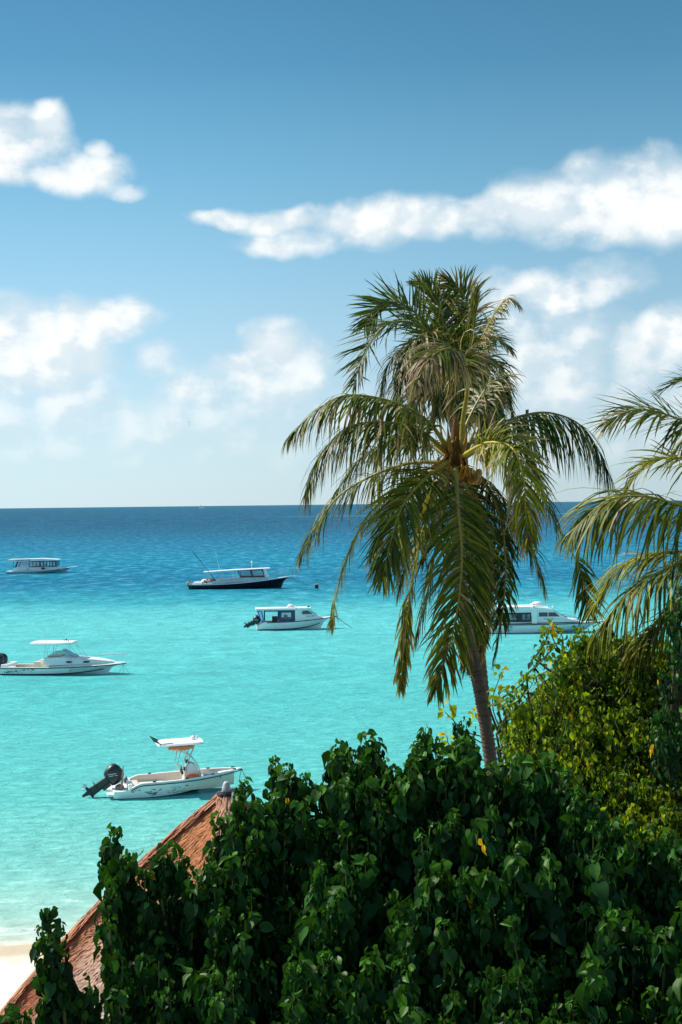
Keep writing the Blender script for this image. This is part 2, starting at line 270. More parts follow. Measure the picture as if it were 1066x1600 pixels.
# ------------------------------------------------------------------ object helpers
def tag(o, label=None, cat=None, group=None, kind=None):
    for k, v in (('label', label), ('category', cat), ('group', group), ('kind', kind)):
        if v: o[k] = v
    return o
def empty(name, loc=(0, 0, 0), rz=0, parent=None):
    o = bpy.data.objects.new(name, None); COL.objects.link(o); o.location = loc; o.rotation_euler = (0, 0, rz)
    o.empty_display_size = .3
    if parent: o.parent = parent
    return o
class MB:
    def __init__(s): s.v = []; s.f = []; s.c = []; s.n = 0
    def add(s, v, f, c=None):
        v = np.asarray(v, float).reshape(-1, 3)
        s.f += [tuple(int(i)+s.n for i in q) for q in f]; s.v.append(v)
        if c is None: c = (.5, 0, 0)
        c = np.asarray(c, float)
        s.c.append(np.tile(c, (len(v), 1)) if c.ndim == 1 else c); s.n += len(v); return s
    def box(s, lo, hi, rot=None, org=None):
        x0, y0, z0 = lo; x1, y1, z1 = hi
        v = np.array([(x, y, z) for x in (x0, x1) for y in (y0, y1) for z in (z0, z1)], float)
        if rot is not None: v = (np.array(rot) @ (v-np.array(org)).T).T + np.array(org)
        return s.add(v, [(0, 1, 3, 2), (4, 6, 7, 5), (0, 4, 5, 1), (2, 3, 7, 6), (0, 2, 6, 4), (1, 5, 7, 3)])
    def tube(s, pts, r, n=8, cap=True, col=None):
        pts = [np.array(p, float) for p in pts]; m = len(pts)
        rs = [r]*m if np.isscalar(r) else list(r); V = []
        ref = None
        for i, p in enumerate(pts):
            t = pts[min(i+1, m-1)]-pts[max(i-1, 0)]; t = t/(np.linalg.norm(t)+1e-9)
            if ref is None:
                a = np.array([0, 0, 1.]) if abs(t[2]) < .9 else np.array([1., 0, 0])
            else: a = ref
            u = np.cross(t, a); u /= np.linalg.norm(u)+1e-9; w = np.cross(u, t); ref = w
            for k in range(n):
                an = 2*math.pi*k/n; V.append(p+rs[i]*(math.cos(an)*u+math.sin(an)*w))
        f = [(i*n+k, i*n+(k+1) % n, (i+1)*n+(k+1) % n, (i+1)*n+k) for i in range(m-1) for k in range(n)]
        if cap: f += [tuple(range(n))[::-1], tuple((m-1)*n+k for k in range(n))]
        return s.add(V, f, col)
    def prism(s, poly, yf):
        """closed polygon in x,z spanned between -yf(x,z) and +yf(x,z)"""
        n = len(poly); v = [(x, -yf(x, z), z) for x, z in poly]+[(x, yf(x, z), z) for x, z in poly]
        f = [tuple(range(n)), tuple(range(2*n-1, n-1, -1))]+[(i, i+n, (i+1) % n+n, (i+1) % n) for i in range(n)]
        return s.add(v, f)
    def slab(s, poly, yf, t=.02):
        """thin panels on both flanks, following yf"""
        n = len(poly)
        for sg in (-1, 1):
            v = [(x, sg*yf(x, z), z) for x, z in poly]+[(x, sg*(yf(x, z)+t), z) for x, z in poly]
            f = [tuple(range(n)), tuple(range(2*n-1, n-1, -1))]+[(i, i+n, (i+1) % n+n, (i+1) % n) for i in range(n)]
            s.add(v, f)
        return s
    def ell(s, c, r, n=12, m=8, p=1.0, rot=None, col=None):
        v = []
        for i in range(m+1):
            th = math.pi*i/m
            for k in range(n):
                ph = 2*math.pi*k/n
                q = np.array([math.sin(th)*math.cos(ph), math.sin(th)*math.sin(ph), math.cos(th)]); q = np.sign(q)*np.abs(q)**p
                q = q*np.array(r)
                if rot is not None: q = np.array(rot) @ q
                v.append(q+np.array(c))
        f = [(i*n+k, i*n+(k+1) % n, (i+1)*n+(k+1) % n, (i+1)*n+k) for i in range(m) for k in range(n)]
        return s.add(v, f, col)
    def build(s, name, m, parent=None, smooth=False, bevel=0, attr=False, merge=False):
        me = bpy.data.meshes.new(name); v = np.concatenate(s.v)
        me.from_pydata(v.tolist(), [], s.f); me.materials.append(m)
        if attr:
            ca = me.color_attributes.new('tint', 'FLOAT_COLOR', 'POINT')
            c = np.concatenate(s.c); c = np.concatenate([c, np.ones((len(c), 1))], 1); ca.data.foreach_set('color', c.astype(np.float32).ravel())
        bm = bmesh.new(); bm.from_mesh(me)
        if merge: bmesh.ops.remove_doubles(bm, verts=bm.verts, dist=1e-4)
        if not attr: bmesh.ops.recalc_face_normals(bm, faces=bm.faces)
        bm.to_mesh(me); bm.free()
        if smooth: me.shade_smooth() if hasattr(me, 'shade_smooth') else [setattr(p, 'use_smooth', True) for p in me.polygons]
        o = bpy.data.objects.new(name, me); COL.objects.link(o)
        if parent: o.parent = parent
        if bevel:
            b = o.modifiers.new('bevel', 'BEVEL'); b.width = bevel; b.segments = 2; b.limit_method = 'ANGLE'
        return o
def _each(s, name, m, parent=None, **kw):
    out = []
    for i in range(len(s.v)):
        t = MB(); off = sum(len(v) for v in s.v[:i]); n = len(s.v[i]); t.v = [s.v[i]]; t.c = [s.c[i]]; t.n = n
        t.f = [tuple(k-off for k in f) for f in s.f if off <= f[0] < off+n]; out.append(t.build(name, m, parent, **kw))
    return out[0]
MB.each = _each
def catmull(P, n):
    P = [np.array(p, float) for p in P]; Q = [2*P[0]-P[1]]+P+[2*P[-1]-P[-2]]; out = []
    seg = len(P)-1
    for i in range(n):
        u = i/(n-1)*seg; k = min(int(u), seg-1); t = u-k; a, b, c, d = Q[k:k+4]
        out.append(.5*((2*b)+(-a+c)*t+(2*a-5*b+4*c-d)*t*t+(-a+3*b-3*c+d)*t**3))
    return np.array(out)
def nrm(v): return v/(np.linalg.norm(v, axis=-1, keepdims=True)+1e-9)

# ------------------------------------------------------------------ water, beach
def sheet(name, xs, ys, zf, m, kind='structure'):
    X, Y = np.meshgrid(xs, ys); V = np.stack([X, Y, zf(X, Y)], -1).reshape(-1, 3); nx = len(xs)
    f = [(j*nx+i, j*nx+i+1, (j+1)*nx+i+1, (j+1)*nx+i) for j in range(len(ys)-1) for i in range(nx-1)]
    o = MB().add(V, f).build(name, m, smooth=True); return tag(o, kind=kind)
def shore(X, Y):
    edge = 41.2+.5*np.sin(X*.21+1)+.25*np.sin(X*.6)
    d = edge-Y
    return np.where(d < 0, np.maximum(d*.06, -4), np.minimum(d*.055+.0*d, .25)+np.clip((d-5)*.09, 0, 1.1))
gx = np.concatenate([[-9000, -3000, -800, -200], np.linspace(-60, 60, 121), [200, 800, 3000, 9000]])
gy = np.concatenate([[-9000, -3000, -800, -200, -50], np.linspace(0, 60, 121), [80, 110]])
tag(sheet('beach_ground', gx, gy, shore, sandm), 'bright cream sand beach sloping up from the shallows', None)
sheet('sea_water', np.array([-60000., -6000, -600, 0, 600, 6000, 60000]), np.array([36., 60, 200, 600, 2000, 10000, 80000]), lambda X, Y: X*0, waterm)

# ------------------------------------------------------------------ boats
from mathutils.bvhtree import BVHTree
class Hull:
    """local axes: x forward from the transom, y to port, z up from the waterline"""
    def __init__(s, L, B, z0, z1, dip=.0, tmax=.45, p=2.3, stern=.9, rake=.8, draft=.35, chine=.12, ckeel=.25, notch=None, fw=.42):
        s.__dict__.update(locals()); del s.__dict__['s']
    def hb(s, t):
        t = np.asarray(t, float); a = np.clip((t-s.tmax)/(1-s.tmax), 0, 1)
        return np.maximum(s.B/2*(1-a**s.p)*(s.stern+(1-s.stern)*np.clip(t/.35, 0, 1)**.8), .015)
    def zs(s, t):
        t = np.asarray(t, float); z = s.z0+(s.z1-s.z0)*np.clip(t, 0, 1)**1.8-s.dip*np.sin(math.pi*t)
        if s.notch: a, b, zn = s.notch; k = np.clip((t-a)/(b-a), 0, 1); k = k*k*(3-2*k); z = zn+(z-zn)*k
        return z
    def x(s, t, w): return t*(s.L-s.rake*(1-w)**.8)
    def prof(s, t):
        h, z = s.hb(t), s.zs(t); k = t**4
        zc = s.chine+k*.55*s.z1; zk = -s.draft+(s.draft+s.ckeel*s.z1)*t**5
        return [(s.x(t, 0), 0, zk), (s.x(t, .35), h*(.86-s.fw*t**3), zc), (s.x(t, .65), h*(.95-.14*t**3), zc+(z-zc)*.5), (s.x(t, 1), h, z)]
    def build(s, root, topm, botm, name='hull', stripe=None, stripem=None, n=36, strh=.035, drop=.0, boot=False):
        T = np.linspace(0, 1, n)**.85; P = [s.prof(t) for t in T]
        def strip(idx, m, nm):
            mb = MB()
            for sg in (-1, 1):
                v = [(p[i][0], sg*p[i][1], p[i][2]) for p in P for i in idx]; k = len(idx)
                mb.add(v, [(a*k+b, a*k+b+1, (a+1)*k+b+1, (a+1)*k+b) for a in range(n-1) for b in range(k-1)])
            p = P[0]; mb.add([(p[i][0], -p[i][1], p[i][2]) for i in idx]+[(p[i][0], p[i][1], p[i][2]) for i in idx[::-1]], [tuple(range(2*len(idx)))])
            return mb.build(nm, m, root, smooth=False, merge=True)
        h = strip([1, 2, 3], topm, name); s.bvh = BVHTree.FromPolygons([v.co.copy() for v in h.data.vertices], [tuple(p.vertices) for p in h.data.polygons])
        for po in h.data.polygons: po.use_smooth = len(po.vertices) == 4
        strip([0, 1], botm, 'hull_bottom')
        if boot:
            mb = MB()
            for sg in (-1, 1):
                v = []
                for q in P[:-3]:
                    (x0, y0, z0), (x1, y1, z1) = q[1], q[2]; f = .02/max(z1-z0, .05)+.12; v += [(x0, sg*(y0+.012), z0-.03), (x0+(x1-x0)*f, sg*(y0+(y1-y0)*f+.012), z0+(z1-z0)*f)]
                mb.add(v, [(2*a, 2*a+1, 2*a+3, 2*a+2) for a in range(len(v)//2-1)])
            mb.each('boot_stripe', black, root)
        if stripe:
            mb = MB()
            for sg in (-1, 1):
                v = []
                for t in T:
                    if t < stripe[0] or t > stripe[1]: continue
                    z = s.zs(t)-drop; y = s.hb(t)+.03
                    v += [(s.x(t, 1), sg*y, z-strh), (s.x(t, 1)+.0, sg*(y+.025), z-strh), (s.x(t, 1), sg*(y+.025), z+strh), (s.x(t, 1), sg*y, z+strh)]
                k = len(v)//4
                mb.add(v, [(a*4+b, a*4+(b+1) % 4, (a+1)*4+(b+1) % 4, (a+1)*4+b) for a in range(k-1) for b in range(4)])
            mb.build('rub_rail', stripem, root)
    def deck(s, root, t0, t1, m, name='foredeck', camber=.06, inset=0, dz=0, n=14):
        T = np.linspace(t0, t1, n); mb = MB(); v = []
        for t in T:
            h = max(float(s.hb(t))-inset, .01); z = float(s.zs(t))+dz
            for q in (-1, -.5, 0, .5, 1): v.append((s.x(t, 1), q*h, z+camber*(1-q*q)))
        mb.add(v, [(a*5+b, a*5+b+1, (a+1)*5+b+1, (a+1)*5+b) for a in range(n-1) for b in range(4)])
        return mb.build(name, m, root, smooth=True)
    def cockpit(s, root, t0, t1, zf, w, capm, inm, n=24):
        T = np.linspace(t0, t1, n); cap = MB(); lin = MB()
        for sg in (-1, 1):
            v = []; u = []
            for t in T:
                h = float(s.hb(t)); z = float(s.zs(t)); hi = max(h-w, .02); x = s.x(t, 1)
                v += [(x, sg*(h+.01), z-.03), (x, sg*(h+.01), z+.02), (x, sg*hi, z+.02), (x, sg*hi, z-.06)]
                u += [(x, sg*(hi-.004), z-.005), (x, sg*max(hi-.05, .015), zf+.1), (x, sg*max(hi-.1, .01), zf)]
            cap.add(v, [(a*4+b, a*4+b+1, (a+1)*4+b+1, (a+1)*4+b) for a in range(n-1) for b in range(3)])
            lin.add(u, [(a*3+b, a*3+b+1, (a+1)*3+b+1, (a+1)*3+b) for a in range(n-1) for b in range(2)])
        fl = []
        for t in T: h = max(float(s.hb(t))-w-.1, .01); fl += [(s.x(t, 1), -h, zf), (s.x(t, 1), h, zf)]
        lin.add(fl, [(2*a, 2*a+1, 2*a+3, 2*a+2) for a in range(n-1)])
        for t in (T[0], T[-1]):
            h = max(float(s.hb(t))-w, .02); z = float(s.zs(t)); x = s.x(t, 1)
            if t < .9: lin.add([(x, -h, zf), (x, h, zf), (x, h, z), (x, -h, z)], [(0, 1, 2, 3)])
        cap.build('gunwale', capm, root); lin.build('cockpit_liner', inm, root)

def outboard(root, x, y, z, tilt=0, sc=1.0, rz=0):
    e = Matrix.Translation((x, y, z)) @ Matrix.Rotation(rz, 4, 'Z') @ Matrix.Rotation(R(tilt), 4, 'Y')
    mid = MB()     # leg runs straight down from the bracket when tilt = 0; positive tilt lifts it aft
    mid.add([(-.42, -.10, .02), (-.42, .10, .02), (-.10, .10, .02), (-.10, -.10, .02), (-.46, -.07, -.55), (-.46, .07, -.55), (-.10, .07, -.55), (-.10, -.07, -.55),
             (-.50, -.035, -.95), (-.50, .035, -.95), (-.10, .035, -.95), (-.10, -.035, -.95)],
            [(0, 3, 2, 1), (0, 1, 5, 4), (1, 2, 6, 5), (2, 3, 7, 6), (3, 0, 4, 7), (4, 5, 9, 8), (5, 6, 10, 9), (6, 7, 11, 10), (7, 4, 8, 11), (8, 9, 10, 11)])
    mid.box((-.60, -.13, -.56), (-.14, .13, -.53)); mid.ell((-.33, 0, -.90), (.30, .085, .085), 12, 8)
    mid.add([(-.44, -.012, -.95), (-.22, -.012, -.95), (-.32, -.012, -1.25), (-.42, -.012, -1.25), (-.44, .012, -.95), (-.22, .012, -.95), (-.32, .012, -1.25), (-.42, .012, -1.25)],
            [(0, 1, 2, 3), (7, 6, 5, 4), (0, 4, 5, 1), (1, 5, 6, 2), (2, 6, 7, 3), (3, 7, 4, 0)])
    mid.box((-.16, -.16, -.40), (.0, .16, -.02))
    o = mid.build('outboard_motor', motorb, root, bevel=.008)
    cw = MB()
    secs = [(.0, .20, .30, -.26), (.12, .26, .38, -.27), (.35, .27, .42, -.29), (.55, .25, .40, -.31), (.68, .18, .30, -.31), (.74, .07, .14, -.30)]; v = []
    for zz, hy, hx, cx in secs:
        for k in range(16):
            a = 2*math.pi*k/16; c, si = math.cos(a), math.sin(a); v.append((cx+hx*np.sign(c)*abs(c)**.7, hy*np.sign(si)*abs(si)**.7, zz))
    cw.add(v, [(i*16+k, i*16+(k+1) % 16, (i+1)*16+(k+1) % 16, (i+1)*16+k) for i in range(5) for k in range(16)]+[tuple(range(16))[::-1], tuple(80+k for k in range(16))])
    c = cw.build('cowling', motorb, o, smooth=True)
    st = MB()
    for sg in (-1, 1):
        for q in (0, .09): st.add([(-.50+q, sg*.262, .14), (-.47+q, sg*.262, .14), (-.28+q, sg*.272, .46), (-.31+q, sg*.272, .46)], [(0, 1, 2, 3)])
    st.box((-.55, -.07, .60), (-.40, .07, .72)); st.box((-.69, -.05, .30), (-.66, .05, .46)); st.each('cowling_trim', greyw, o)
    pr = MB(); pr.ell((-.66, 0, -.90), (.10, .05, .05), 10, 6)
    for k in range(3):
        a = 2*math.pi*k/3; ax = np.array([0, math.cos(a), math.sin(a)]); b = np.cross([1., 0, 0], ax); c0 = np.array([-.66, 0, -.90])
        pr.add([c0+ax*.04-b*.03+[.03, 0, 0], c0+ax*.04+b*.03-[.03, 0, 0], c0+ax*.19+b*.09-[.03, 0, 0], c0+ax*.2-b*.05+[.03, 0, 0]], [(0, 1, 2, 3)])
    pr.build('propeller', steel, o)
    o.matrix_local = e @ Matrix.Diagonal((sc, sc, sc, 1)); return o

def frame_window(root, x0, x1, z0, z1, yf, n=1, m=dark_blue, g=glassm, t=.07, lean=0.0, name='window_frame'):
    """window band on both flanks: rails, mullions and a pane of glass; lean shifts the top forward"""
    for sg in (-1, 1):
        fr = MB(); dx = lambda z: lean*(z-z0)/(z1-z0)
        def bar(a, b, c, d, th=t):   # (x,z)->(x,z)
            y = lambda x, z: sg*(yf(x, z)+.012)
            if a == c: q = [(a-th/2, b), (a+th/2, b), (c+th/2, d), (c-th/2, d)]
            else: q = [(a-th/2, b), (c+th/2, b), (c+th/2, d), (a-th/2, d)] if b != d else [(a, b-th/2), (c, d-th/2), (c, d+th/2), (a, b+th/2)]
            q = [(x+dx(z), z) for x, z in q]
            v = [(x, y(x, z), z) for x, z in q]+[(x, y(x, z)-sg*.05, z) for x, z in q]
            fr.add(v, [(0, 1, 2, 3), (7, 6, 5, 4), (0, 4, 5, 1), (1, 5, 6, 2), (2, 6, 7, 3), (3, 7, 4, 0)])
        bar(x0-t/2, z0, x1+t/2, z0); bar(x0-t/2, z1, x1+t/2, z1)
        for k in range(n+1): bar(x0+(x1-x0)*k/n, z0+t/2, x0+(x1-x0)*k/n, z1-t/2)
        f = fr.build(name, m, root)
        q = [(x0, z0), (x1, z0), (x1+lean, z1), (x0+lean, z1)]
        MB().add([(x, sg*(yf(x, z)-.012), z) for x, z in q], [(0, 1, 2, 3)]).build('pane', g, f)
def text(body, root, x0, z, size, yf, m, shear=0, rise=0, name='lettering', xs=1.0, off=0.004):
    cu = bpy.data.curves.new(name, 'FONT'); cu.body = body; cu.size = size; cu.shear = shear; cu.extrude = .002; cu.offset = off
    o = bpy.data.objects.new(name, cu); COL.objects.link(o); o.parent = root; cu.materials.append(m)
    a = Vector((1, 0, rise)).normalized(); y0 = yf(x0, z); y1 = yf(x0+len(body)*size*.55*xs, z)
    a = Vector((1, -(y1-y0)/(len(body)*size*.55*xs), rise)).normalized()
    n = Vector((0, -1, 0)); n = (n-a*n.dot(a)).normalized(); u = n.cross(a)
    o.matrix_local = Matrix(((a.x*xs, u.x, n.x, x0), (a.y*xs, u.y, n.y, -y0-.045), (a.z*xs, u.z, n.z, z), (0, 0, 0, 1)))
    bpy.context.view_layer.update(); dg = bpy.context.evaluated_depsgraph_get()
    me = bpy.data.meshes.new_from_object(o.evaluated_get(dg)); ml = o.matrix_local.copy(); bpy.data.objects.remove(o)
    o = bpy.data.objects.new(name, me); COL.objects.link(o); o.parent = root; o.matrix_local = ml
    return o
def name_marks(root, x0, z, size, n, yf, m):
    mb = MB(); g = random.Random(n)           # a short row of small painted marks: the name is too small to read in the photo
    for k in range(n):
        if k == n//2: continue
        a = x0+k*size*.8; h = size*g.uniform(.55, .9); w_ = size*.22
        for q in (0, size*.42): mb.add([(b, -yf(b, c)-.02, c) for b, c in ((a+q, z), (a+q+w_, z), (a+q+w_, z+h), (a+q, z+h))], [(0, 1, 2, 3)])
        c0 = z+h*g.choice((0, .4, .8)); mb.add([(b, -yf(b, c)-.021, c) for b, c in ((a, c0), (a+size*.6, c0), (a+size*.6, c0+.03), (a, c0+.03))], [(0, 1, 2, 3)])
    return mb.build('name_decal', m, root)
def boat_root(name, px, py, B, heading, label, cat, back=0, side=0, trim=0):
    """px,py: where the starboard stern corner meets the water"""
    h = R(heading); p = onwater(px, py); p += Vector((-math.sin(h), math.cos(h), 0))*(B/2)
    r = empty(name, (p.x, p.y, 0), h); r.rotation_euler = (0, R(-trim), h); return tag(r, label, cat, 'motor boats moored in the lagoon')
def mooring(root, pts, m=ropem, r=.012):
    q = catmull(pts, 12); MB().tube(q, r, 5).build('mooring_line', m, root)

# --- the open centre-console boat nearest the beach
hA = Hull(5.75, 2.15, .66, .93, dip=.02, tmax=.42, p=2.4, stern=.92, rake=1.35, draft=.25, chine=.03, ckeel=.36, notch=(.06, .22, .36), fw=.80)
rA = boat_root('centre_console_boat', 179, 1251, 2.0, 14, 'small open white boat with canopy over its console and fish decals along the hull', 'motor boat')
hA.build(rA, gel, black, stripe=(.12, 1.0), stripem=black, strh=.018, drop=.085)
hA.cockpit(rA, .13, .93, .22, .13, gel, gel2); hA.deck(rA, .925, 1, gel, camber=.03)
st = MB(); st.box((-.02, -.92, .10), (.78, .92, .34)); st.box((-.28, -.84, .14), (-.02, -.3, .24)); st.box((-.28, .3, .14), (-.02, .84, .24)); st.box((.62, -.85, .22), (.80, .85, .62)); st.each('stern_platform', gel, rA, bevel=.03)
b = MB(); b.box((.80, -.78, .22), (1.15, .78, .50)); b.box((1.1, .42, .22), (2.3, .80, .40)); b.each('side_bench', gel2, rA, bevel=.03)
con = MB(); con.prism([(3.05, .22), (3.95, .22), (3.85, .80), (3.62, 1.22), (3.38, 1.34), (3.16, 1.02)], lambda x, z: .36-.05*z); cn = con.build('console', gel, rA, bevel=.05)
w = MB(); w.add([(3.64, -.3, 1.20), (3.64, .3, 1.20), (3.45, .26, 1.52), (3.45, -.26, 1.52), (3.66, -.3, 1.20), (3.66, .3, 1.20), (3.47, .26, 1.52), (3.47, -.26, 1.52)], [(0, 1, 2, 3), (4, 5, 6, 7)]); w.build('windscreen', glassm, cn)
w = MB(); w.tube([(3.02, .14*math.cos(a)+.02, .98+.15*math.sin(a)) for a in np.linspace(0, 2*math.pi, 15)], .018, 6); w.tube([(3.02, .0, .84), (3.02, .04, 1.12)], .012, 6); w.tube([(3.03, -.12, .98), (3.15, 0, .98), (3.03, .15, .98)], .012, 6); w.build('steering_wheel', black, cn)
w = MB(); w.box((3.10, -.33, .98), (3.2, -.08, 1.12)); w.box((3.2, -.2, 1.28), (3.34, .1, 1.42)); w.ell((3.04, -.22, .88), (.05, .04, .09)); w.each('instrument', black, cn)
w = MB(); w.ell((3.45, -.62, .66), (.36, .14, .24)); w.build('life_jackets', orange, rA)
w = MB(); w.box((3.97, -.55, .22), (4.75, .55, .62)); w.build('bow_seat', gel2, rA, bevel=.05)
w = MB(); w.box((4.0, -.52, .62), (4.72, .52, .72)); w.build('bow_cushion', grey_c, rA, bevel=.04)
fr = MB()
for sg in (-1, 1):
    fr.tube(catmull([(3.85, sg*.42, .25), (3.78, sg*.42, 1.0), (3.45, sg*.46, 1.55), (2.75, sg*.52, 1.98), (2.35, sg*.55, 2.1)], 18), .025, 7)
    fr.tube([(3.05, sg*.40, .25), (3.18, sg*.42, 1.2), (3.55, sg*.50, 2.12)], .024, 7); fr.tube([(2.95, sg*.38, .9), (2.80, sg*.42, 1.3), (3.0, sg*.5, 2.12)], .020, 7)
fr.tube([(2.95, -.38, 1.2), (2.95, .38, 1.2)], .02, 6); fr.tube([(3.5, -.48, 2.08), (3.5, .48, 2.08)], .02, 6)
fr.build('canopy_frame', steel, rA, smooth=True)
tt = MB(); pts = []
for i, x in enumerate(np.linspace(1.95, 3.95, 9)):
    k = abs((x-2.95)/1.0); hw = .82*(1-.22*k**4)
    for y, dz in ((-1, 0), (-.92, .07), (-.4, .11), (.4, .11), (.92, .07), (1, 0), (.9, -.03), (-.9, -.03)): pts.append((x, y*hw, 2.17+dz-.02*k**3+.03*(x-2)*.5))
tt.add(pts, [(a*8+b, a*8+(b+1) % 8, (a+1)*8+(b+1) % 8, (a+1)*8+b) for a in range(8) for b in range(8)]+[tuple(range(8))[::-1], tuple(64+k for k in range(8))])
top = tt.build('canopy_top', gel, rA, bevel=.01)
w = MB(); w.ell((3.55, 0, 2.36), (.12, .14, .10)); w.ell((3.75, .1, 2.38), (.05, .05, .09)); w.each('antenna_dome', gel, top)
w = MB(); w.box((2.4, -.62, 1.99), (3.5, .62, 2.10)); w.ell((2.95, -.1, 1.99), (.52, .5, .13)); w.each('life_vest_bag', orange, top)
w = MB()
for y in (-.6, -.2, .25, .6): w.tube([(2.15, y, 2.2), (1.72, y*1.05, 2.42)], .022, 6)
w.tube([(2.0, -.7, 2.26), (2.6, -.62, 2.27)], .016, 6)
w.each('rod_holder', black, top)
outboard(rA, -.04, 0, .50, 54, 1.02)
w = MB(); w.tube([(.35, -.45, .36), (.42, -.45, 1.0), (.43, -.45, 1.35)], [.05, .04, .02], 8); w.ell((.3, -.2, .42), (.2, .25, .12)); w.each('fender', clothp, rA)
w = MB(); w.ell((.6, .25, .62), (.10, .16, .17)); w.build('bait_tank', grey_c, rA)
w = MB()
for t, in ((.3,), (.55,), (.75,), (.93,)):
    for sg in (-1, 1): w.box((hA.x(t, 1)-.07, sg*(float(hA.hb(t))-.06)-.02, float(hA.zs(t))+.02), (hA.x(t, 1)+.07, sg*(float(hA.hb(t))-.06)+.02, float(hA.zs(t))+.07))
w.each('deck_cleat', black, rA)
def hull_y(h, frac=.5):
    def f(x, z):
        hit = h.bvh.ray_cast(Vector((x, -9, z)), Vector((0, 1, 0)))
        if hit[0] is not None: return -hit[0].y
        t = min(max(x/h.L, 0), 1); p = h.prof(t)
        t = min(max(x/(h.L-.4*h.rake*(1-(z-p[1][2])/(p[3][2]-p[1][2]+1e-6))), 0), 1) if p[3][2] > p[1][2] else t
        p = h.prof(t); zs = [q[2] for q in p[1:]]; ys = [q[1] for q in p[1:]]
        return float(np.interp(z, zs, ys))
    return f
fy = hull_y(hA)
fish = MB(); rf = random.Random(3)
for i in range(42):
    x = .75+rf.random()**.8*2.75; z = .13+.05*(x-.7)/3+rf.random()*.30 ; Lf = (.16 if x < 2.1 else .11)*(.6+rf.random()*.7); an = rf.uniform(-.15, .5); hgt = Lf*.24
    o2 = [(0, 0), (.25, .9), (.55, 1), (.85, .35), (1.0, .9), (.97, 0), (1.0, -.9), (.85, -.35), (.55, -1), (.25, -.9)]
    q = [(x-(u*Lf*math.cos(an)-v*hgt*.5*math.sin(an)), z+.0+(-u*Lf*math.sin(an)*.6+v*hgt*.5)) for u, v in o2]
    fish.add([(a, -fy(a, max(c, .06))-.03, c) for a, c in q], [tuple(range(10))])
fish.build('fish_decals', decal, rA)
text('Lumin Drop', rA, 3.50, .30, .36, fy, decal, .5, .11, xs=.75, off=-.002)
mooring(rA, [(5.7, -.03, .86), (5.95, -.3, .3), (6.15, -.5, -.1)]); mooring(rA, [(5.7, .03, .86), (5.6, -.25, .3), (6.1, -.45, -.1)])

# --- left boat with hard top and two portholes
hB = Hull(9.5, 2.8, .56, .82, dip=.0, tmax=.45, p=2.6, rake=1.5, draft=.3, chine=.05, ckeel=-.15)
rB = boat_root('hardtop_boat', -3, 1055.5, 2.7, -7, 'long white motor boat with a hardtop and two dark oval portholes, near the left edge', 'motor boat')
hB.build(rB, gel, gel, boot=True, stripe=(.0, 1.0), stripem=black, strh=.03, drop=.05)
hB.cockpit(rB, .02, .40, .12, .22, gel, gel2); hB.deck(rB, .395, 1, gel, camber=.12)
w = MB(); w.prism([(3.5, .70), (9.0, .84), (8.5, 1.0), (7.3, 1.16), (5.6, 1.26), (4.9, 1.34), (3.5, 1.30)], lambda x, z: max(min(1.18, float(hB.hb(min(x/9.5, 1)))-.16), .05)-.30*(z-.7)); w.build('cabin_trunk', gel, rB, bevel=.06)
w = MB(); w.box((.12, -1.12, .5), (.7, 1.12, .80)); w.box((.7, -1.2, .42), (1.3, -.9, .66)); w.each('transom_bench', gel, rB, bevel=.05)
w = MB(); w.box((2.6, -.9, .15), (3.2, -.25, 1.0)); w.box((2.6, .25, .15), (3.2, .9, 1.0)); w.each('helm_seat', gel2, rB, bevel=.06)
yB = lambda x, z: max(min(1.18, float(hB.hb(min(x/9.5, 1)))-.16), .05)-.30*(z-.7)
for x in (5.45, 6.75):
    w = MB(); ov = [(x+.27*math.cos(a), 1.0+.075*math.sin(a)) for a in np.linspace(0, 2*math.pi, 17)[:-1]]; w.slab(ov, yB, .02); w.each('porthole', darkglass, rB)
w = MB()
for sg in (-1, 1):
    w.tube([(3.6, sg*1.0, 1.32), (4.4, sg*.95, 1.78), (5.75, sg*.45, 1.30)], .025, 6); w.tube([(4.4, sg*.95, 1.78), (4.7, sg*.62, 1.8), (4.7, 0, 1.84)], .025, 6)
w.tube([(4.7, 0, 1.84), (5.9, 0, 1.28)], .02, 6); w.tube([(4.7, .62, 1.8), (5.75, .42, 1.28)], .02, 6); w.tube([(4.7, -.62, 1.8), (5.75, -.42, 1.28)], .02, 6)
wf = w.build('windscreen_frame', steel, rB)
g = MB()
for sg in (-1, 1): g.add([(3.6, sg*1.0, 1.31), (4.4, sg*.95, 1.77), (4.7, sg*.62, 1.8), (5.75, sg*.45, 1.29)], [(0, 1, 2, 3)])
g.add([(4.7, -.62, 1.8), (4.7, .62, 1.8), (5.8, .45, 1.28), (5.8, -.45, 1.28)], [(0, 1, 2, 3)]); g.build('windscreen_glass', glassm, wf)
w = MB(); w.box((3.7, -.7, 1.28), (4.6, .7, 1.42)); w.build('dashboard', pmat('tan_dash', (.50, .34, .24), .6), rB, bevel=.04)
w = MB(); v = []
for i, x in enumerate(np.linspace(2.4, 5.6, 9)):
    hw = 1.1-.25*max(0, (x-4.6))**1.5
    for y, dz in ((-1, -.02), (-.93, .08), (0, .13), (.93, .08), (1, -.02), (.9, -.06), (-.9, -.06)): v.append((x, y*hw, 2.36+dz-.02*(x-4)**2*.3))
w.add(v, [(a*7+b, a*7+(b+1) % 7, (a+1)*7+(b+1) % 7, (a+1)*7+b) for a in range(8) for b in range(7)]+[tuple(range(7))[::-1], tuple(56+k for k in range(7))]); ht = w.build('hardtop', gel, rB, bevel=.01)
w = MB(); w.tube([(3.1, .8, 2.4), (2.75, .85, 3.3)], .012, 5); w.build('antenna', greyw, ht)
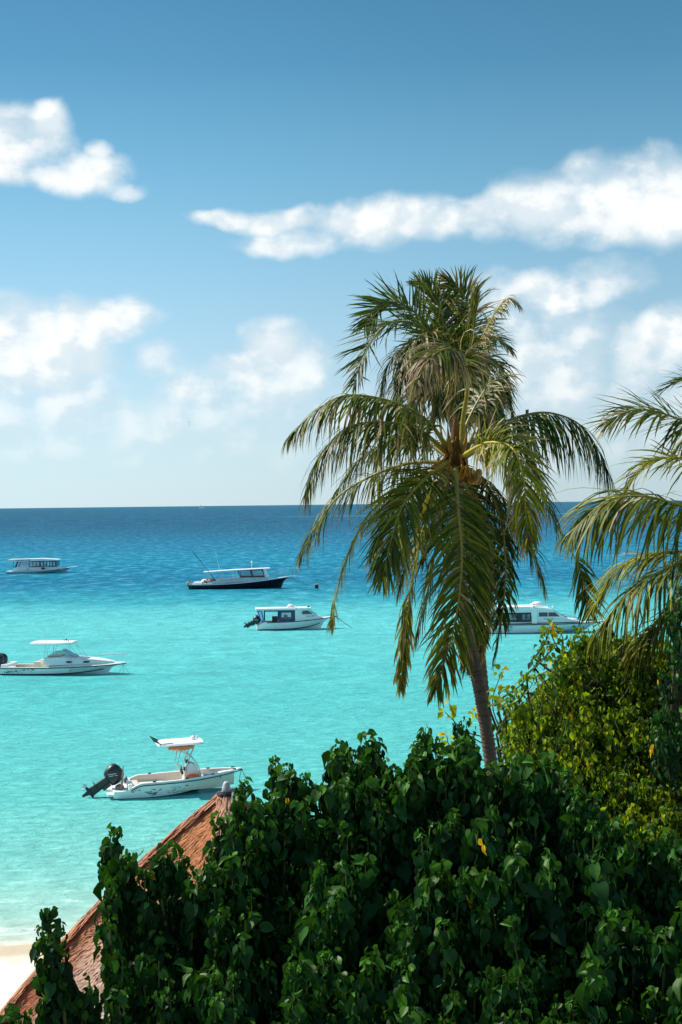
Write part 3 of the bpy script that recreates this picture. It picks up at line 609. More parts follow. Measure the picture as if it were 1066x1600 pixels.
w = MB(); w.ell((4.85, .2, 2.56), (.07, .07, .07)); w.tube([(4.75, 0, 2.44), (4.72, 0, 2.66)], .02, 6); w.tube([(5.15, -.2, 2.42), (5.15, -.2, 2.6)], .025, 6); w.each('navigation_light', black, ht)
w = MB()
for sg in (-1, 1):
    w.tube([(3.45, sg*1.1, .72), (3.62, sg*1.0, 2.32)], .022, 6); w.tube([(3.85, sg*1.05, 1.3), (3.70, sg*1.0, 1.7), (3.95, sg*.98, 2.32)], .018, 6); w.tube([(6.3, sg*.7, 1.2), (5.35, sg*.85, 2.32)], .014, 6); w.tube([(5.9, sg*.8, 1.24), (5.2, sg*.85, 2.32)], .014, 6)
w.each('hardtop_post', steel, rB)
w = MB()
for sg in (-1, 1):
    w.tube([(7.4, sg*.75, 1.42), (8.6, sg*.42, 1.50), (9.7, sg*.1, 1.50)], .022, 6)
    for x, y in ((7.7, .68), (8.5, .45), (9.25, .2)): w.tube([(x, sg*y, .85), (x+.1, sg*y, 1.48)], .010, 5)
w.tube([(9.7, -.1, 1.50), (9.7, .1, 1.50)], .022, 6); w.build('bow_rail', greyw, rB)
outboard(rB, -.05, .35, .62, 6, 1.15); outboard(rB, -.05, -.45, .62, 6, 1.15)
fyB = hull_y(hB); fish = MB()
for i in range(46):
    x = .2+rf.random()*2.7; z = .15+.08*x*.6+rf.random()*.2; Lf = .06+rf.random()*.12
    fish.add([(a, -fyB(a, c)-.014, c) for a, c in ((x, z), (x+Lf*.5, z+.02+Lf*.1), (x+Lf, z+.01), (x+Lf*.5, z-.02-Lf*.1))], [(0, 1, 2, 3)])
fish.build('fish_decals', decal, rB)
w = MB(); q = catmull([(5.9, 0, .64), (5.5, 0, .42), (5.65, 0, .38), (6.0, 0, .50), (6.3, 0, .46), (6.8, 0, .56)], 24); w.tube([(a, -fyB(a, c)-.015, c) for a, _, c in q], .014, 5); w.build('signature_decal', decal, rB)
w = MB(); w.slab([(7.35, .60), (8.25, .66), (8.25, .72), (7.35, .67)], fyB, .02); w.each('side_vent', black, rB)
for yy in (-.5, 0, .5): mooring(rB, [(9.3, yy*.1, .7), (9.5+yy*.4, yy-.6, .2), (9.6+yy, yy-1.1, -.1)])

# --- white cabin boat with blue window panel and two tilted outboards
hC = Hull(8.0, 2.6, .82, 1.22, dip=.05, tmax=.4, p=2.2, rake=1.6, draft=.3, chine=.05, ckeel=-.05, notch=(.0, .10, .45))
rC = boat_root('cabin_boat', 402, 985.5, 2.4, 5, 'white cabin boat with deep blue window surround and black outboards tilted up', 'motor boat')
hC.build(rC, gel, gel, boot=True, stripe=(.09, 1.0), stripem=black, strh=.04, drop=.02)
hC.cockpit(rC, .05, .48, .3, .2, gel, greyw); hC.deck(rC, .47, 1, gel, camber=.08)
yC = lambda x, z: max(min(1.12, float(hC.hb(min(x/8.0, 1)))-.10), .06)-.07*(z-.8)
w = MB(); w.prism([(3.75, .86), (6.9, 1.06), (6.1, 1.42), (5.2, 1.98), (3.75, 1.98)], yC); cab = w.build('cabin', gel, rC, bevel=.04)
w = MB(); w.slab([(4.55, 1.56), (5.65, 1.56), (5.15, 1.9), (4.6, 1.9)], yC, .015); w.each('side_window', darkglass, cab)
w = MB(); w.add([(5.28, -.9, 1.95), (5.28, .9, 1.95), (6.12, .75, 1.45), (6.12, -.75, 1.45)], [(0, 1, 2, 3)]); w.build('windscreen', darkglass, cab)
frame_window(rC, 2.32, 3.68, 1.0, 1.90, yC, 1, dark_blue, glassm, .30)
w = MB(); w.box((-.1, -1.12, 2.0), (3.75, 1.12, 2.2)); w.prism([(3.75, 1.99), (5.6, 1.99), (5.45, 2.2), (3.75, 2.2)], lambda x, z: 1.12-.1*max(0, x-4.5)); rfC = w.build('roof', gel, rC, bevel=.05)
w = MB(); w.box((3.1, -.25, 2.2), (4.0, .35, 2.30)); w.ell((3.45, 0, 2.4), (.30, .28, .14)); w.each('radar_dome', gel, rfC)
w = MB(); w.tube([(3.6, .3, 2.25), (2.7, .4, 3.35)], .012, 5); w.build('antenna', greyw, rfC)
w = MB(); w.ell((5.25, -.1, 2.26), (.13, .08, .08)); w.ell((3.95, -1.1, 2.10), (.05, .03, .05)); w.each('navigation_light', black, rfC)
w = MB()
for sg in (-1, 1):
    w.box((.75, sg*1.06-.03, .85), (.82, sg*1.06+.03, 2.0)); w.box((2.2, sg*1.06-.03, .9), (2.3, sg*1.06+.03, 2.0))
w.each('roof_post', dark_blue, rC)
w = MB(); w.box((.75, -1.10, 1.88), (2.25, -1.05, 2.0)); w.box((.75, 1.05, 1.88), (2.25, 1.1, 2.0)); w.each('roof_valance', dark_blue, rC)
w = MB(); w.box((1.55, -.5, .3), (2.1, .1, 1.35)); w.box((2.75, -.6, .3), (3.1, .6, 1.45)); w.each('helm_seat', black, rC, bevel=.05)
w = MB(); w.add([(-.02, -1.1, 2.0), (.55, -1.1, 2.0), (.72, -1.08, .80), (.45, -1.08, .82), (-.02, 1.1, 2.0), (.55, 1.1, 2.0), (.72, 1.08, .80), (.45, 1.08, .82)], [(0, 1, 2, 3), (4, 5, 6, 7), (0, 4, 7, 3), (1, 5, 6, 2)]); w.build('stern_tarpaulin', tarpb, rC)
w = MB(); w.slab([(.15, 1.9), (.42, 1.9), (.58, 1.05), (.42, 1.05)], lambda x, z: 1.11, .01); w.each('tarpaulin_window', greyw, rC)
outboard(rC, -.12, -.42, .62, 58, .95); outboard(rC, -.12, .42, .62, 58, .95)
name_marks(rC, 4.98, 1.30, .12, 9, yC, decal)
mooring(rC, [(8.0, 0, 1.15), (8.6, -.2, .75), (9.7, -.6, -.05)], r=.03)
w = MB(); w.box((7.75, -.06, 1.18), (8.25, .06, 1.28)); w.build('anchor_roller', black, rC)

# --- long black-hulled boat
hD = Hull(15.4, 3.6, .70, 1.72, dip=.12, tmax=.45, p=2.2, stern=.85, rake=1.5, draft=.4, chine=.05, ckeel=-.1)
rD = boat_root('black_hulled_boat', 294.5, 921.3, 3.4, 1, 'long black hulled boat with a white canopy roof and dark framed wheelhouse windows', 'fishing boat')
hD.build(rD, navy, navy, stripe=(0, 1.0), stripem=gel, strh=.05, drop=-.02)
hD.cockpit(rD, .02, .36, .35, .3, gel, greyw); hD.deck(rD, .355, 1, gel, camber=.10)
yD = lambda x, z: max(min(1.45, float(hD.hb(min(x/15.4, 1)))-.2), .08)-.08*(z-1)
w = MB(); w.prism([(3.5, .85), (12.3, 1.12), (11.95, 1.75), (7.6, 1.72), (3.7, 1.2)], yD); w.build('coaming', greyw, rD, bevel=.04)
frame_window(rD, 7.8, 11.5, 1.78, 2.82, yD, 2, black, glassm, .16, lean=-.35, name='wheelhouse_window')
w = MB(); w.prism([(11.55, 1.7), (12.1, 1.7), (11.5, 2.92), (11.25, 2.92)], lambda x, z: 1.36); w.build('wheelhouse_front', gel, rD, bevel=.02)
w = MB(); w.prism([(2.2, 2.50), (7, 2.74), (12.2, 2.98), (12.2, 3.08), (7, 2.88), (2.2, 2.62)], lambda x, z: 1.55); rfD = w.build('canopy_roof', gel, rD, bevel=.03)
w = MB()
for x in (3.0, 5.0, 6.6, 7.7):
    for sg in (-1, 1): w.tube([(x, sg*1.38, 1.0), (x, sg*1.42, 2.62+.02*x)], .035, 6)
w.each('canopy_post', greyw, rD)
w = MB(); w.tube([(9.5, 0, 2.95), (9.5, 0, 3.95)], .04, 6); w.ell((9.5, 0, 4.0), (.14, .14, .13)); w.build('mast_light', gel, rfD)
w = MB(); w.tube([(4.6, .5, 2.7), (4.0, .6, 5.6)], .025, 5); w.build('antenna', greyw, rfD)
w = MB(); w.tube([(4.2, -1.2, 1.1), (1.0, -1.5, 5.4)], .03, 5); w.tube([(4.0, 1.2, 1.1), (.2, 1.5, 5.9)], .03, 5); w.each('outrigger_pole', black, rD)
w = MB(); w.box((.7, -1.3, .4), (2.0, 1.3, 1.05)); w.ell((2.3, .3, 1.15), (.5, .8, .3)); w.each('stern_locker', gel, rD, bevel=.05)
w = MB(); w.box((2.0, .6, 1.0), (3.9, 1.4, 1.5)); w.ell((3.4, -.4, 1.25), (.6, .7, .28)); w.each('rope_pile', clothp, rD, bevel=.08)
w = MB(); w.tube([(2.35, -1.72, 1.38), (2.85, -1.8, .95)], .09, 8); w.each('fender', black, rD)
w = MB(); w.box((5.0, -.9, 1.0), (5.7, -.3, 1.6)); w.box((6.0, -.8, 1.0), (6.3, .2, 1.9)); w.box((4.6, .1, 1.0), (5.1, .8, 1.7)); w.each('deck_box', gel, rD, bevel=.05)
w = MB(); w.ell((-.15, -.9, .85), (.22, .4, .4)); w.build('yellow_gas_bottles', gold, rD)
w = MB()
for sg in (-1, 1):
    w.tube([(12.7, sg*1.0, 2.25), (14.9, sg*.4, 2.42)], .03, 6)
    for x, y in ((12.9, 1.0), (13.8, .75), (14.7, .45)): w.tube([(x, sg*y, 1.4), (x, sg*y, 2.3)], .02, 5)
w.tube([(14.9, -.4, 2.42), (14.9, .4, 2.42)], .03, 6); w.build('bow_rail', steel, rD)
w = MB(); w.box((15.2, -.08, 1.66), (16.1, .08, 1.80)); w.build('bow_sprit', gel, rD)
mooring(rD, [(15.3, 0, 1.55), (17, 0, .7), (19.2, 0, .05)], r=.03)

# --- pale ferry furthest away on the left
hE = Hull(13.6, 3.4, .42, 1.22, dip=.12, tmax=.5, p=2.0, rake=2.4, draft=.4, chine=.05, ckeel=-.1)
rE = boat_root('passenger_ferry', 8.5, 896.5, 3.2, 0, 'small white passenger ferry with a long flat roof and row of dark framed windows', 'ferry')
hE.build(rE, aqua_hull, aqua_hull, stripe=(0, .75), stripem=gel, strh=.05, drop=0.0)
hE.deck(rE, 0, 1, gel, camber=.04)
yE = lambda x, z: max(min(1.5, float(hE.hb(min(x/13.6, 1)))-.15), .08)-.03*z
w = MB(); w.prism([(1.1, .46), (10.9, .62), (9.8, 1.28), (2.0, 1.22)], yE); w.build('lower_cabin', gel, rE, bevel=.03)
for x0, x1, n, m2 in ((4.6, 6.6, 3, black), (6.75, 7.4, 1, black), (2.7, 4.4, 3, greyw), (7.9, 9.6, 3, black)):
    frame_window(rE, x0, x1, 1.28, 2.26, yE, n, m2, glassm, .12 if m2 is black else .07)
w = MB()
for sg in (-1, 1):
    w.box((1.5, sg*1.4-.04, 1.1), (1.58, sg*1.4+.04, 2.4)); w.add([(1.75, sg*1.42, 1.2), (2.05, sg*1.42, 1.2), (2.6, sg*1.42, 2.3), (2.25, sg*1.42, 2.3)], [(0, 1, 2, 3)])
w.each('stern_post', motorb, rE)
w = MB(); w.prism([(.55, 2.32), (10.1, 2.42), (10.2, 2.62), (7.2, 2.82), (.5, 2.72)], lambda x, z: 1.68); w.build('roof', gel, rE, bevel=.04)
w = MB(); w.box((9.75, -1.4, 1.2), (9.83, 1.4, 2.42)); w.build('front_windscreen', darkglass, rE)
w = MB(); w.slab([(6.9, .75), (7.6, .75), (7.6, 1.1), (6.9, 1.1)], yE, .02); w.each('side_vent', black, rE)
w = MB(); w.slab([(4.1, .65), (4.5, .65), (4.5, 1.05), (4.1, 1.05)], yE, .02); w.each('boarding_hatch', greyw, rE)
text('WATER LIMO TRANSFER', rE, 2.0, 2.47, .34, lambda x, z: 1.69, dark_blue, rise=.01, xs=.80)

# --- white cruiser behind the palm on the right
hF = Hull(12.0, 3.2, .86, 1.02, dip=.02, tmax=.5, p=2.4, rake=1.8, draft=.35, chine=.06, ckeel=.2)
rF = boat_root('cabin_cruiser', 751, 990.5, 3.0, -3, 'white cabin cruiser with a black window band and slanted windscreen, partly behind the palm trunk', 'motor boat')
hF.build(rF, gel, greyw, stripe=(0, 1), stripem=black, strh=.045, drop=.02)
hF.deck(rF, 0, 1, gel, camber=.06)
yF = lambda x, z: max(min(1.35, float(hF.hb(min(x/12.0, 1)))-.12), .08)-.09*(z-.9)
w = MB(); w.prism([(.5, .90), (9.6, 1.06), (8.3, 1.42), (6.95, 2.18), (.5, 2.10)], yF); cbF = w.build('cabin', gel, rF, bevel=.04)
w = MB(); w.slab([(.9, 1.10), (4.85, 1.10), (4.85, 2.0), (.9, 1.96)], yF, .012); wb = w.each('window_band', black, cbF)
for x0, x1 in ((1.1, 1.8), (2.0, 3.45), (4.05, 4.75)):
    w = MB(); w.slab([(x0, 1.30), (x1, 1.30), (x1, 1.84), (x0, 1.84)], lambda x, z: yF(x, z)+.012, .01); w.each('pane', pmat('cabin_glass', (.24, .33, .36), .1, .8, 0, .9, 2.5), wb)
for x0, x1, x2 in ((5.6, 6.45, 6.45), (6.52, 7.6, 7.15)):
    w = MB(); w.slab([(x0, 1.60), (x1, 1.60), (x2, 2.0), (x0, 2.0)], yF, .012); w.each('side_window', darkglass, cbF)
w = MB(); w.add([(7.0, -1.1, 2.20), (7.0, 1.1, 2.20), (8.38, .95, 1.45), (8.38, -.95, 1.45)], [(0, 1, 2, 3)])
w.add([(7.0, -1.24, 2.12), (7.0, -1.1, 2.2), (8.38, -.95, 1.45), (8.2, -1.22, 1.45)], [(0, 1, 2, 3)]); w.build('windscreen', mat('blue_glass', (.10, .20, .32), .06, .8), cbF)
w = MB(); w.prism([(.3, 2.11), (7.0, 2.19), (6.6, 2.40), (4.8, 2.58), (.2, 2.52)], lambda x, z: 1.42); rfF = w.build('roof', gel, rF, bevel=.06)
w = MB(); w.prism([(4.9, .95), (5.4, .95), (5.45, 2.2), (5.1, 2.72), (4.95, 2.6)], lambda x, z: 1.5); w.build('radar_arch', gel, rF, bevel=.05)
w = MB(); w.ell((5.55, 0, 2.78), (.50, .5, .20)); w.ell((7.05, -.3, 2.42), (.10, .12, .14)); w.each('radar_dome', gel, rfF)
w = MB(); w.tube([(5.2, -.3, 2.7), (4.0, -.4, 4.2)], .015, 5); w.build('antenna', greyw, rfF)
fyF = hull_y(hF); w = MB(); q = [(2.85+.22*math.cos(a), 0, .52+.20*math.sin(a)) for a in np.linspace(.4, 5.4, 18)]; w.tube([(a, -fyF(a, c)-.01, c) for a, _, c in q], .035, 6)
q = catmull([(2.75, 0, .50), (2.9, 0, .60), (3.02, 0, .50)], 8); w.tube([(a, -fyF(a, c)-.01, c) for a, _, c in q], .04, 6); w.build('wave_logo', skyblue, rF)
name_marks(rF, 6.05, 1.33, .11, 12, yF, decal)
w = MB(); w.box((10.4, -.25, 1.1), (10.9, .25, 1.2)); w.build('bow_hatch', black, rF)
w = MB(); w.box((8.9, -.3, 1.15), (9.3, .3, 1.3)); w.build('deck_hatch', gel, rF, bevel=.04)
w = MB()
for sg in (-1, 1):
    w.tube([(7.9, sg*1.0, 1.65), (9.2, sg*.9, 1.45), (9.7, sg*.8, 1.15)], .025, 6)
w.each('grab_rail', clothp, rF)
mooring(rF, [(11.9, 0, .98), (12.3, -.4, .4), (12.8, -.9, -.05)], r=.01)

# --- mooring buoy, sailing boats on the horizon, parasail
p = onwater(495, 919.5); by = empty('mooring_buoy', (p.x, p.y, 0)); tag(by, 'small black mooring drum floating beyond the bow of the black hulled boat', 'buoy')
MB().tube([(0, 0, -.3), (0, 0, .60)], .27, 16).build('drum', black, by); MB().tube([(0, 0, .60), (0, 0, .68)], .24, 16).build('lid', greyw, by); MB().tube([(.07*math.cos(a), 0, .72+.07*math.sin(a)) for a in np.linspace(0, 2*math.pi, 9)], .02, 5).build('ring', steel, by)
for i, (px, hgt, lab) in enumerate(((313.6, 1.0, 'tiny white sailing boat on the horizon, left one of the pair'), (316.8, .8, 'tiny white sailing boat on the horizon, right one of the pair'))):
    Y = 6500; q = at(px, 790, Y); sb = empty('sailing_boat', (q.x, Y, 0)); tag(sb, lab, 'sailing boat', 'sailing boats on the horizon')
    hh = MB(); hh.prism([(-7, .2), (6, .2), (8, 1.8), (-7, 1.5)], lambda x, z: 1.8*(1-max(0, x)/9)); hh.build('hull', gel, sb)
    MB().tube([(0, 0, 1.5), (0, 0, 18*hgt)], .12, 6).build('mast', greyw, sb)
    MB().add([(0, 0, 2.4), (-6, .4, 2.4), (0, 0, 17.5*hgt), (.0, .06, 2.4), (-6, .46, 2.4), (0, .06, 17.5*hgt)], [(0, 1, 2), (3, 5, 4)]).build('mainsail', gel, sb)
    MB().add([(.3, 0, 15*hgt), (7.5, .2, 2.0), (1, .6, 2.2), (.3, .06, 15*hgt), (7.5, .26, 2.0), (1, .66, 2.2)], [(0, 1, 2), (3, 5, 4)]).build('jib', gel, sb)
q = at(295.5, 661, 2500); ps = empty('parasail', q); tag(ps, 'faint pink parasail canopy high above the sea', 'parasail')
w = MB(); v = []
for i in range(9):
    a = math.pi*(i/8-.5)*.9
    for k in range(4): v.append((3.2*math.sin(a), (k-1.5)*1.0, 2.6*math.cos(a)-.3*abs(k-1.5)))
w.add(v, [(a*4+b, a*4+b+1, (a+1)*4+b+1, (a+1)*4+b) for a in range(8) for b in range(3)]); w.build('canopy', pmat('pink_cloth', (.85, .42, .52), .8), ps, smooth=True)
w = MB()
for sx2 in (-3, -1, 1, 3): w.tube([(sx2, 0, .6), (0, 0, -5)], .05, 4)
w.build('lines', ropem, ps)

# ------------------------------------------------------------------ thatched pavilion on the beach
AP = at(354, 1238, 26.0); pv = empty('thatched_pavilion', (AP.x, AP.y, 1.2)); tag(pv, 'open beach pavilion with a steep reddish brown thatched roof topped by a grey cap', 'pavilion')
ZA = AP.z-1.2; RM = 4.9; drop = lambda r: .72*r+.058*r*r
ang0 = R(4)                                    # one hip points almost at the viewer, one to the left
HD = [np.array([math.cos(R(180)+ang0*0+k*math.pi/2+R(3)), math.sin(R(180)+k*math.pi/2+R(3))]) for k in range(4)]
def roofp(k, u, r):                            # u in 0..1 across face k, r = distance along the hips
    h = HD[k]*(1-u)+HD[(k+1) % 4]*u; bul = 1.0
    return np.array([h[0]*r*bul, h[1]*r*bul, ZA-drop(r)])
for k in range(4):
    mb = MB(); v = []; c = []
    for r in np.linspace(0.05, RM, 26):
        for u in np.linspace(0, 1, 13): v.append(roofp(k, u, r)-np.array([0, 0, .10])); c.append((.15, .2, .3))
    mb.add(v, [(a*13+b, a*13+b+1, (a+1)*13+b+1, (a+1)*13+b) for a in range(25) for b in range(12)], c)
    # underside and eave edge
    mb.add([roofp(k, u, RM)-np.array([0, 0, d]) for d in (.1, .38) for u in np.linspace(0, 1, 13)], [(b, b+1, b+14, b+13) for b in range(12)], (.2, .2, .2))
    # the thatch: overlapping tufts laid in courses, combed sideways
    n = 19000 if k == 0 else (4500 if k == 1 else 2500)
    sl = np.array([0, 0, 1.]); rr = np.sqrt(rng.random(n))*RM; uu = rng.random(n)
    ctr = np.array([roofp(k, u, r) for u, r in zip(uu, rr)])
    e = 1e-2; pr = np.array([roofp(k, u, r+e) for u, r in zip(uu, rr)]); down = nrm(pr-ctr)
    hdir = nrm(np.append(HD[(k+1) % 4]-HD[k], 0)); nn = nrm(np.cross(hdir, down)); nn = np.where(nn[:, 2:3] < 0, -nn, nn)
    skew = (-.42 if k == 0 else -.1)+rng.normal(0, .16, n); dirv = nrm(down*np.cos(skew)[:, None]+hdir*np.sin(skew)[:, None])
    L = rng.uniform(.22, .5, n); w = rng.uniform(.006, .014, n); side = nrm(np.cross(dirv, nn))
    h0 = rng.uniform(-.06, .0, n); h1 = rng.uniform(.0, .045, n)
    a0 = ctr-dirv*(L*.5)[:, None]+nn*h0[:, None]; a1 = ctr+nn*((h0+h1)/2+.02)[:, None]; a2 = ctr+dirv*(L*.5)[:, None]+nn*h1[:, None]
    bend = rng.normal(0, .03, n)[:, None]*side
    V = np.stack([a0-side*w[:, None], a0+side*w[:, None], a1+side*w[:, None]*1.1+bend, a1-side*w[:, None]*1.1+bend, a2+side*w[:, None]*.4, a2-side*w[:, None]*.4], 1).reshape(-1, 3)
    idx = np.arange(n)[:, None]*6; fs = np.concatenate([idx+np.array([[0, 1, 2, 3]]), idx+np.array([[3, 2, 4, 5]])])
    low = np.clip((rr-1.6)/2.2, 0, 1); edge = np.clip((.22-np.minimum(uu, 9))/.16, 0, 1) if k == 0 else uu*0
    col = np.stack([rng.uniform(.1, .95, n), np.clip(low*.95*(1-edge)*rng.uniform(.5, 1.2, n), 0, 1), np.clip(edge*low*1.1+.15*rng.random(n), 0, 1)], 1)
    mb.add(V, fs.tolist(), np.repeat(col, 6, 0))
    mb.build('thatch_slope', thatchm, pv, attr=True)
for k in range(4):                             # hip caps: bundles folded over each hip
    mb = MB(); n = 1500; r = rng.random(n)*RM; h = np.append(HD[k], 0)
    P0 = np.array([h*q+np.array([0, 0, ZA-drop(q)+.05]) for q in r]); dn = nrm(np.stack([np.full(n, h[0]), np.full(n, h[1]), -(.72+.116*r)], 1))
    sd = np.array([-h[1], h[0], 0]); off = rng.uniform(-.17, .17, n)
    P0 = P0+sd*off[:, None]-np.array([0, 0, 1.])*(np.abs(off)*.55)[:, None]+rng.uniform(0, .05, n)[:, None]*np.array([0, 0, 1.])
    L = rng.uniform(.15, .35, n); w = rng.uniform(.012, .025, n); sk = rng.normal(0, .25, n); dv = nrm(dn*np.cos(sk)[:, None]+sd*np.sin(sk)[:, None]*.9); s2 = nrm(np.cross(dv, np.array([0, 0, 1.])))
    V = np.stack([P0-s2*w[:, None], P0+s2*w[:, None], P0+dv*L[:, None]+s2*w[:, None]*.5, P0+dv*L[:, None]-s2*w[:, None]*.5], 1).reshape(-1, 3)
    col = np.stack([rng.uniform(.3, 1.0, n), rng.uniform(.1, .6, n), rng.uniform(0, .3, n) if k else rng.uniform(.4, .9, n)], 1)
    mb.add(V, (np.arange(n)[:, None]*4+np.arange(4)[None]).tolist(), np.repeat(col, 4, 0))
    mb.tube([h*q+np.array([0, 0, ZA-drop(q)-.03]) for q in np.linspace(0.02, RM, 14)], .09, 8, col=(.4, .3, .2))
    mb.build('hip_cap', thatchm, pv, attr=True)
w = MB(); w.tube([(0, 0, ZA-.16), (0, 0, ZA+.02)], [.22, .13], 14); w.tube([(.16*math.cos(a), .16*math.sin(a), ZA-.02) for a in np.linspace(0, 2*math.pi, 13)], .035, 6); cpb = w.build('roof_collar', black, pv)
w = MB(); w.tube([(0, 0, ZA-.02), (0, 0, ZA+.05), (0, 0, ZA+.17), (0, 0, ZA+.20)], [.085, .085, .06, .03], 12); w.build('roof_finial', metalcap, cpb, smooth=True)
q = [np.array([.12+.02*math.sin(z*3), -1.0*z, 0])+np.array([0, 0, ZA-drop(abs(z))+.10]) for z in np.linspace(.12, 2.6, 14)]
w = MB(); w.tube(q, .022, 6); w.build('lashing_rope', linerope, pv)
for k in range(4):
    e = HD[k]*3.6; top = ZA-drop(3.6)
    w = MB(); w.tube([(e[0], e[1], -.6), (e[0], e[1], top-.1)], .11, 10); w.build('post', woodm, pv, smooth=True)
    e2 = HD[(k+1) % 4]*3.6; w = MB(); w.tube([(e[0], e[1], top-.45), (e2[0], e2[1], top-.45)], .08, 8); w.build('beam', woodm, pv, smooth=True)

# ------------------------------------------------------------------ coconut palms
UP = np.array([0, 0, 1.])
def frond(root, P, Lm=.85, droop=1.2, n=96, start=.12, face=None, dead=.04, brown=.12, yel=.2, angb=70, angt=28, r0=.035, lift=.25, width=.0205, n_s=None, seed=0, bare=(), oneside=0.0, name='frond'):
    """P: control points of the midrib. face: vector the upper side of the blade looks to."""
    g = np.random.default_rng(seed+11); C = catmull(P, 70); m = len(C)
    seg = np.linalg.norm(np.diff(C, axis=0), axis=1); cum = np.concatenate([[0], np.cumsum(seg)]); cum /= cum[-1]
    mb = MB(); K = 6
    for sgn in (-1, 1):
        ss = np.linspace(start, .995, n)+g.normal(0, .0035, n)
        for s_ in ss:
            if any(a < s_ < b for a, b in bare) and g.random() < .93: continue
            if g.random() < .04: continue
            s_ = min(max(s_, 0), 1); p = np.array([np.interp(s_, cum, C[:, i]) for i in range(3)])
            q = np.array([np.interp(min(s_+.03, 1), cum, C[:, i]) for i in range(3)])-np.array([np.interp(max(s_-.03, 0), cum, C[:, i]) for i in range(3)]); T = q/np.linalg.norm(q)
            f = UP if face is None else np.array(face, float)
            Sd = np.cross(T, f); ln = np.linalg.norm(Sd); Sd = Sd/ln if ln > .15 else np.array([1., 0, 0]); U = np.cross(Sd, T)
            an = R(angb+(angt-angb)*s_**1.3)+g.normal(0, .12)
            lf = lift+g.normal(0, .26)
            D = T*math.cos(an)+sgn*Sd*math.sin(an)*math.cos(lf)+U*math.sin(lf)*math.sin(an)
            env = min(1, (s_-start)/.12+.45)*(1-.62*max(0, (s_-.55)/.45)**1.7); L = Lm*1.12*env*g.uniform(.82, 1.1)
            dr = droop*g.uniform(.5, 1.6); isdead = g.random() < dead
            if isdead: dr *= 1.8; L *= .85
            pts = [p]; d = D.copy(); tw = g.normal(0, .25)
            for k in range(K):
                d = d-UP*dr*.16*(1+.6*k/K)+g.normal(0, .07, 3)*(3 if isdead else 1); d /= np.linalg.norm(d); pts.append(pts[-1]+d*L/K)
            wd = width*g.uniform(.75, 1.2)*(.8 if isdead else 1)
            V = []; Cc = []; tone = g.uniform(.15, .95); yl = np.clip(yel+g.normal(0, .18), 0, 1); bt = brown*g.uniform(.0, 2.2)
            nv = U*math.cos(tw)+Sd*math.sin(tw)
            for k, (x, wk) in enumerate(zip(pts, (.55, 1, 1, .9, .7, .42, .03))):
                dd = pts[min(k+1, K)]-pts[max(k-1, 0)]; dd /= np.linalg.norm(dd)+1e-9; sv = np.cross(dd, nv); sv /= np.linalg.norm(sv)+1e-9
                V += [x-sv*wd*wk, x+sv*wd*wk]; b_ = 1. if isdead else float(np.clip((k/K-(1-bt))*4, 0, 1)); Cc += [(tone, yl*(1-.3*b_), b_)]*2
            mb.add(V, [(2*k, 2*k+1, 2*k+3, 2*k+2) for k in range(K)], np.array(Cc))
    fo = mb.build(name, palmleaf, root, attr=True)
    rs = np.interp(cum, [0, .15, .5, 1], [r0*1.5, r0, r0*.62, r0*.16]); rb = MB(); rb.tube(C, rs, 6, col=(.6, min(1, .35+yel), .0)); rb.build('midrib', rachism, fo, attr=True, smooth=True)
    return fo
def trunk(root, P, r, nring, dark, name='trunk'):
    C = catmull(P, nring*3); mb = MB(); rs = []; cols = []; N = 16
    for i in range(len(C)):
        t = i/(len(C)-1); base = np.interp(t, [0, .06, .5, 1], [r[0]*1.25, r[0], (r[0]+r[1])/2, r[1]])
        ph = i % 3; rs.append(base*(1.05 if ph == 0 else (.985 if ph == 1 else .93))*(1+random.uniform(-.035, .035))); dk = random.uniform(0, .25) if ph < 2 else random.uniform(.4, 1)
        cols += [(random.uniform(.3, .7), max(dk, dark(t)), .0 if t < .9 else .3)]*N
    mb.tube(C, rs, N, col=None); mb.c[-1] = np.array(cols); return mb.build(name, palmbarkm, root, attr=True, smooth=True)
def A(px, py, Y): return np.array(at(px, py, Y))

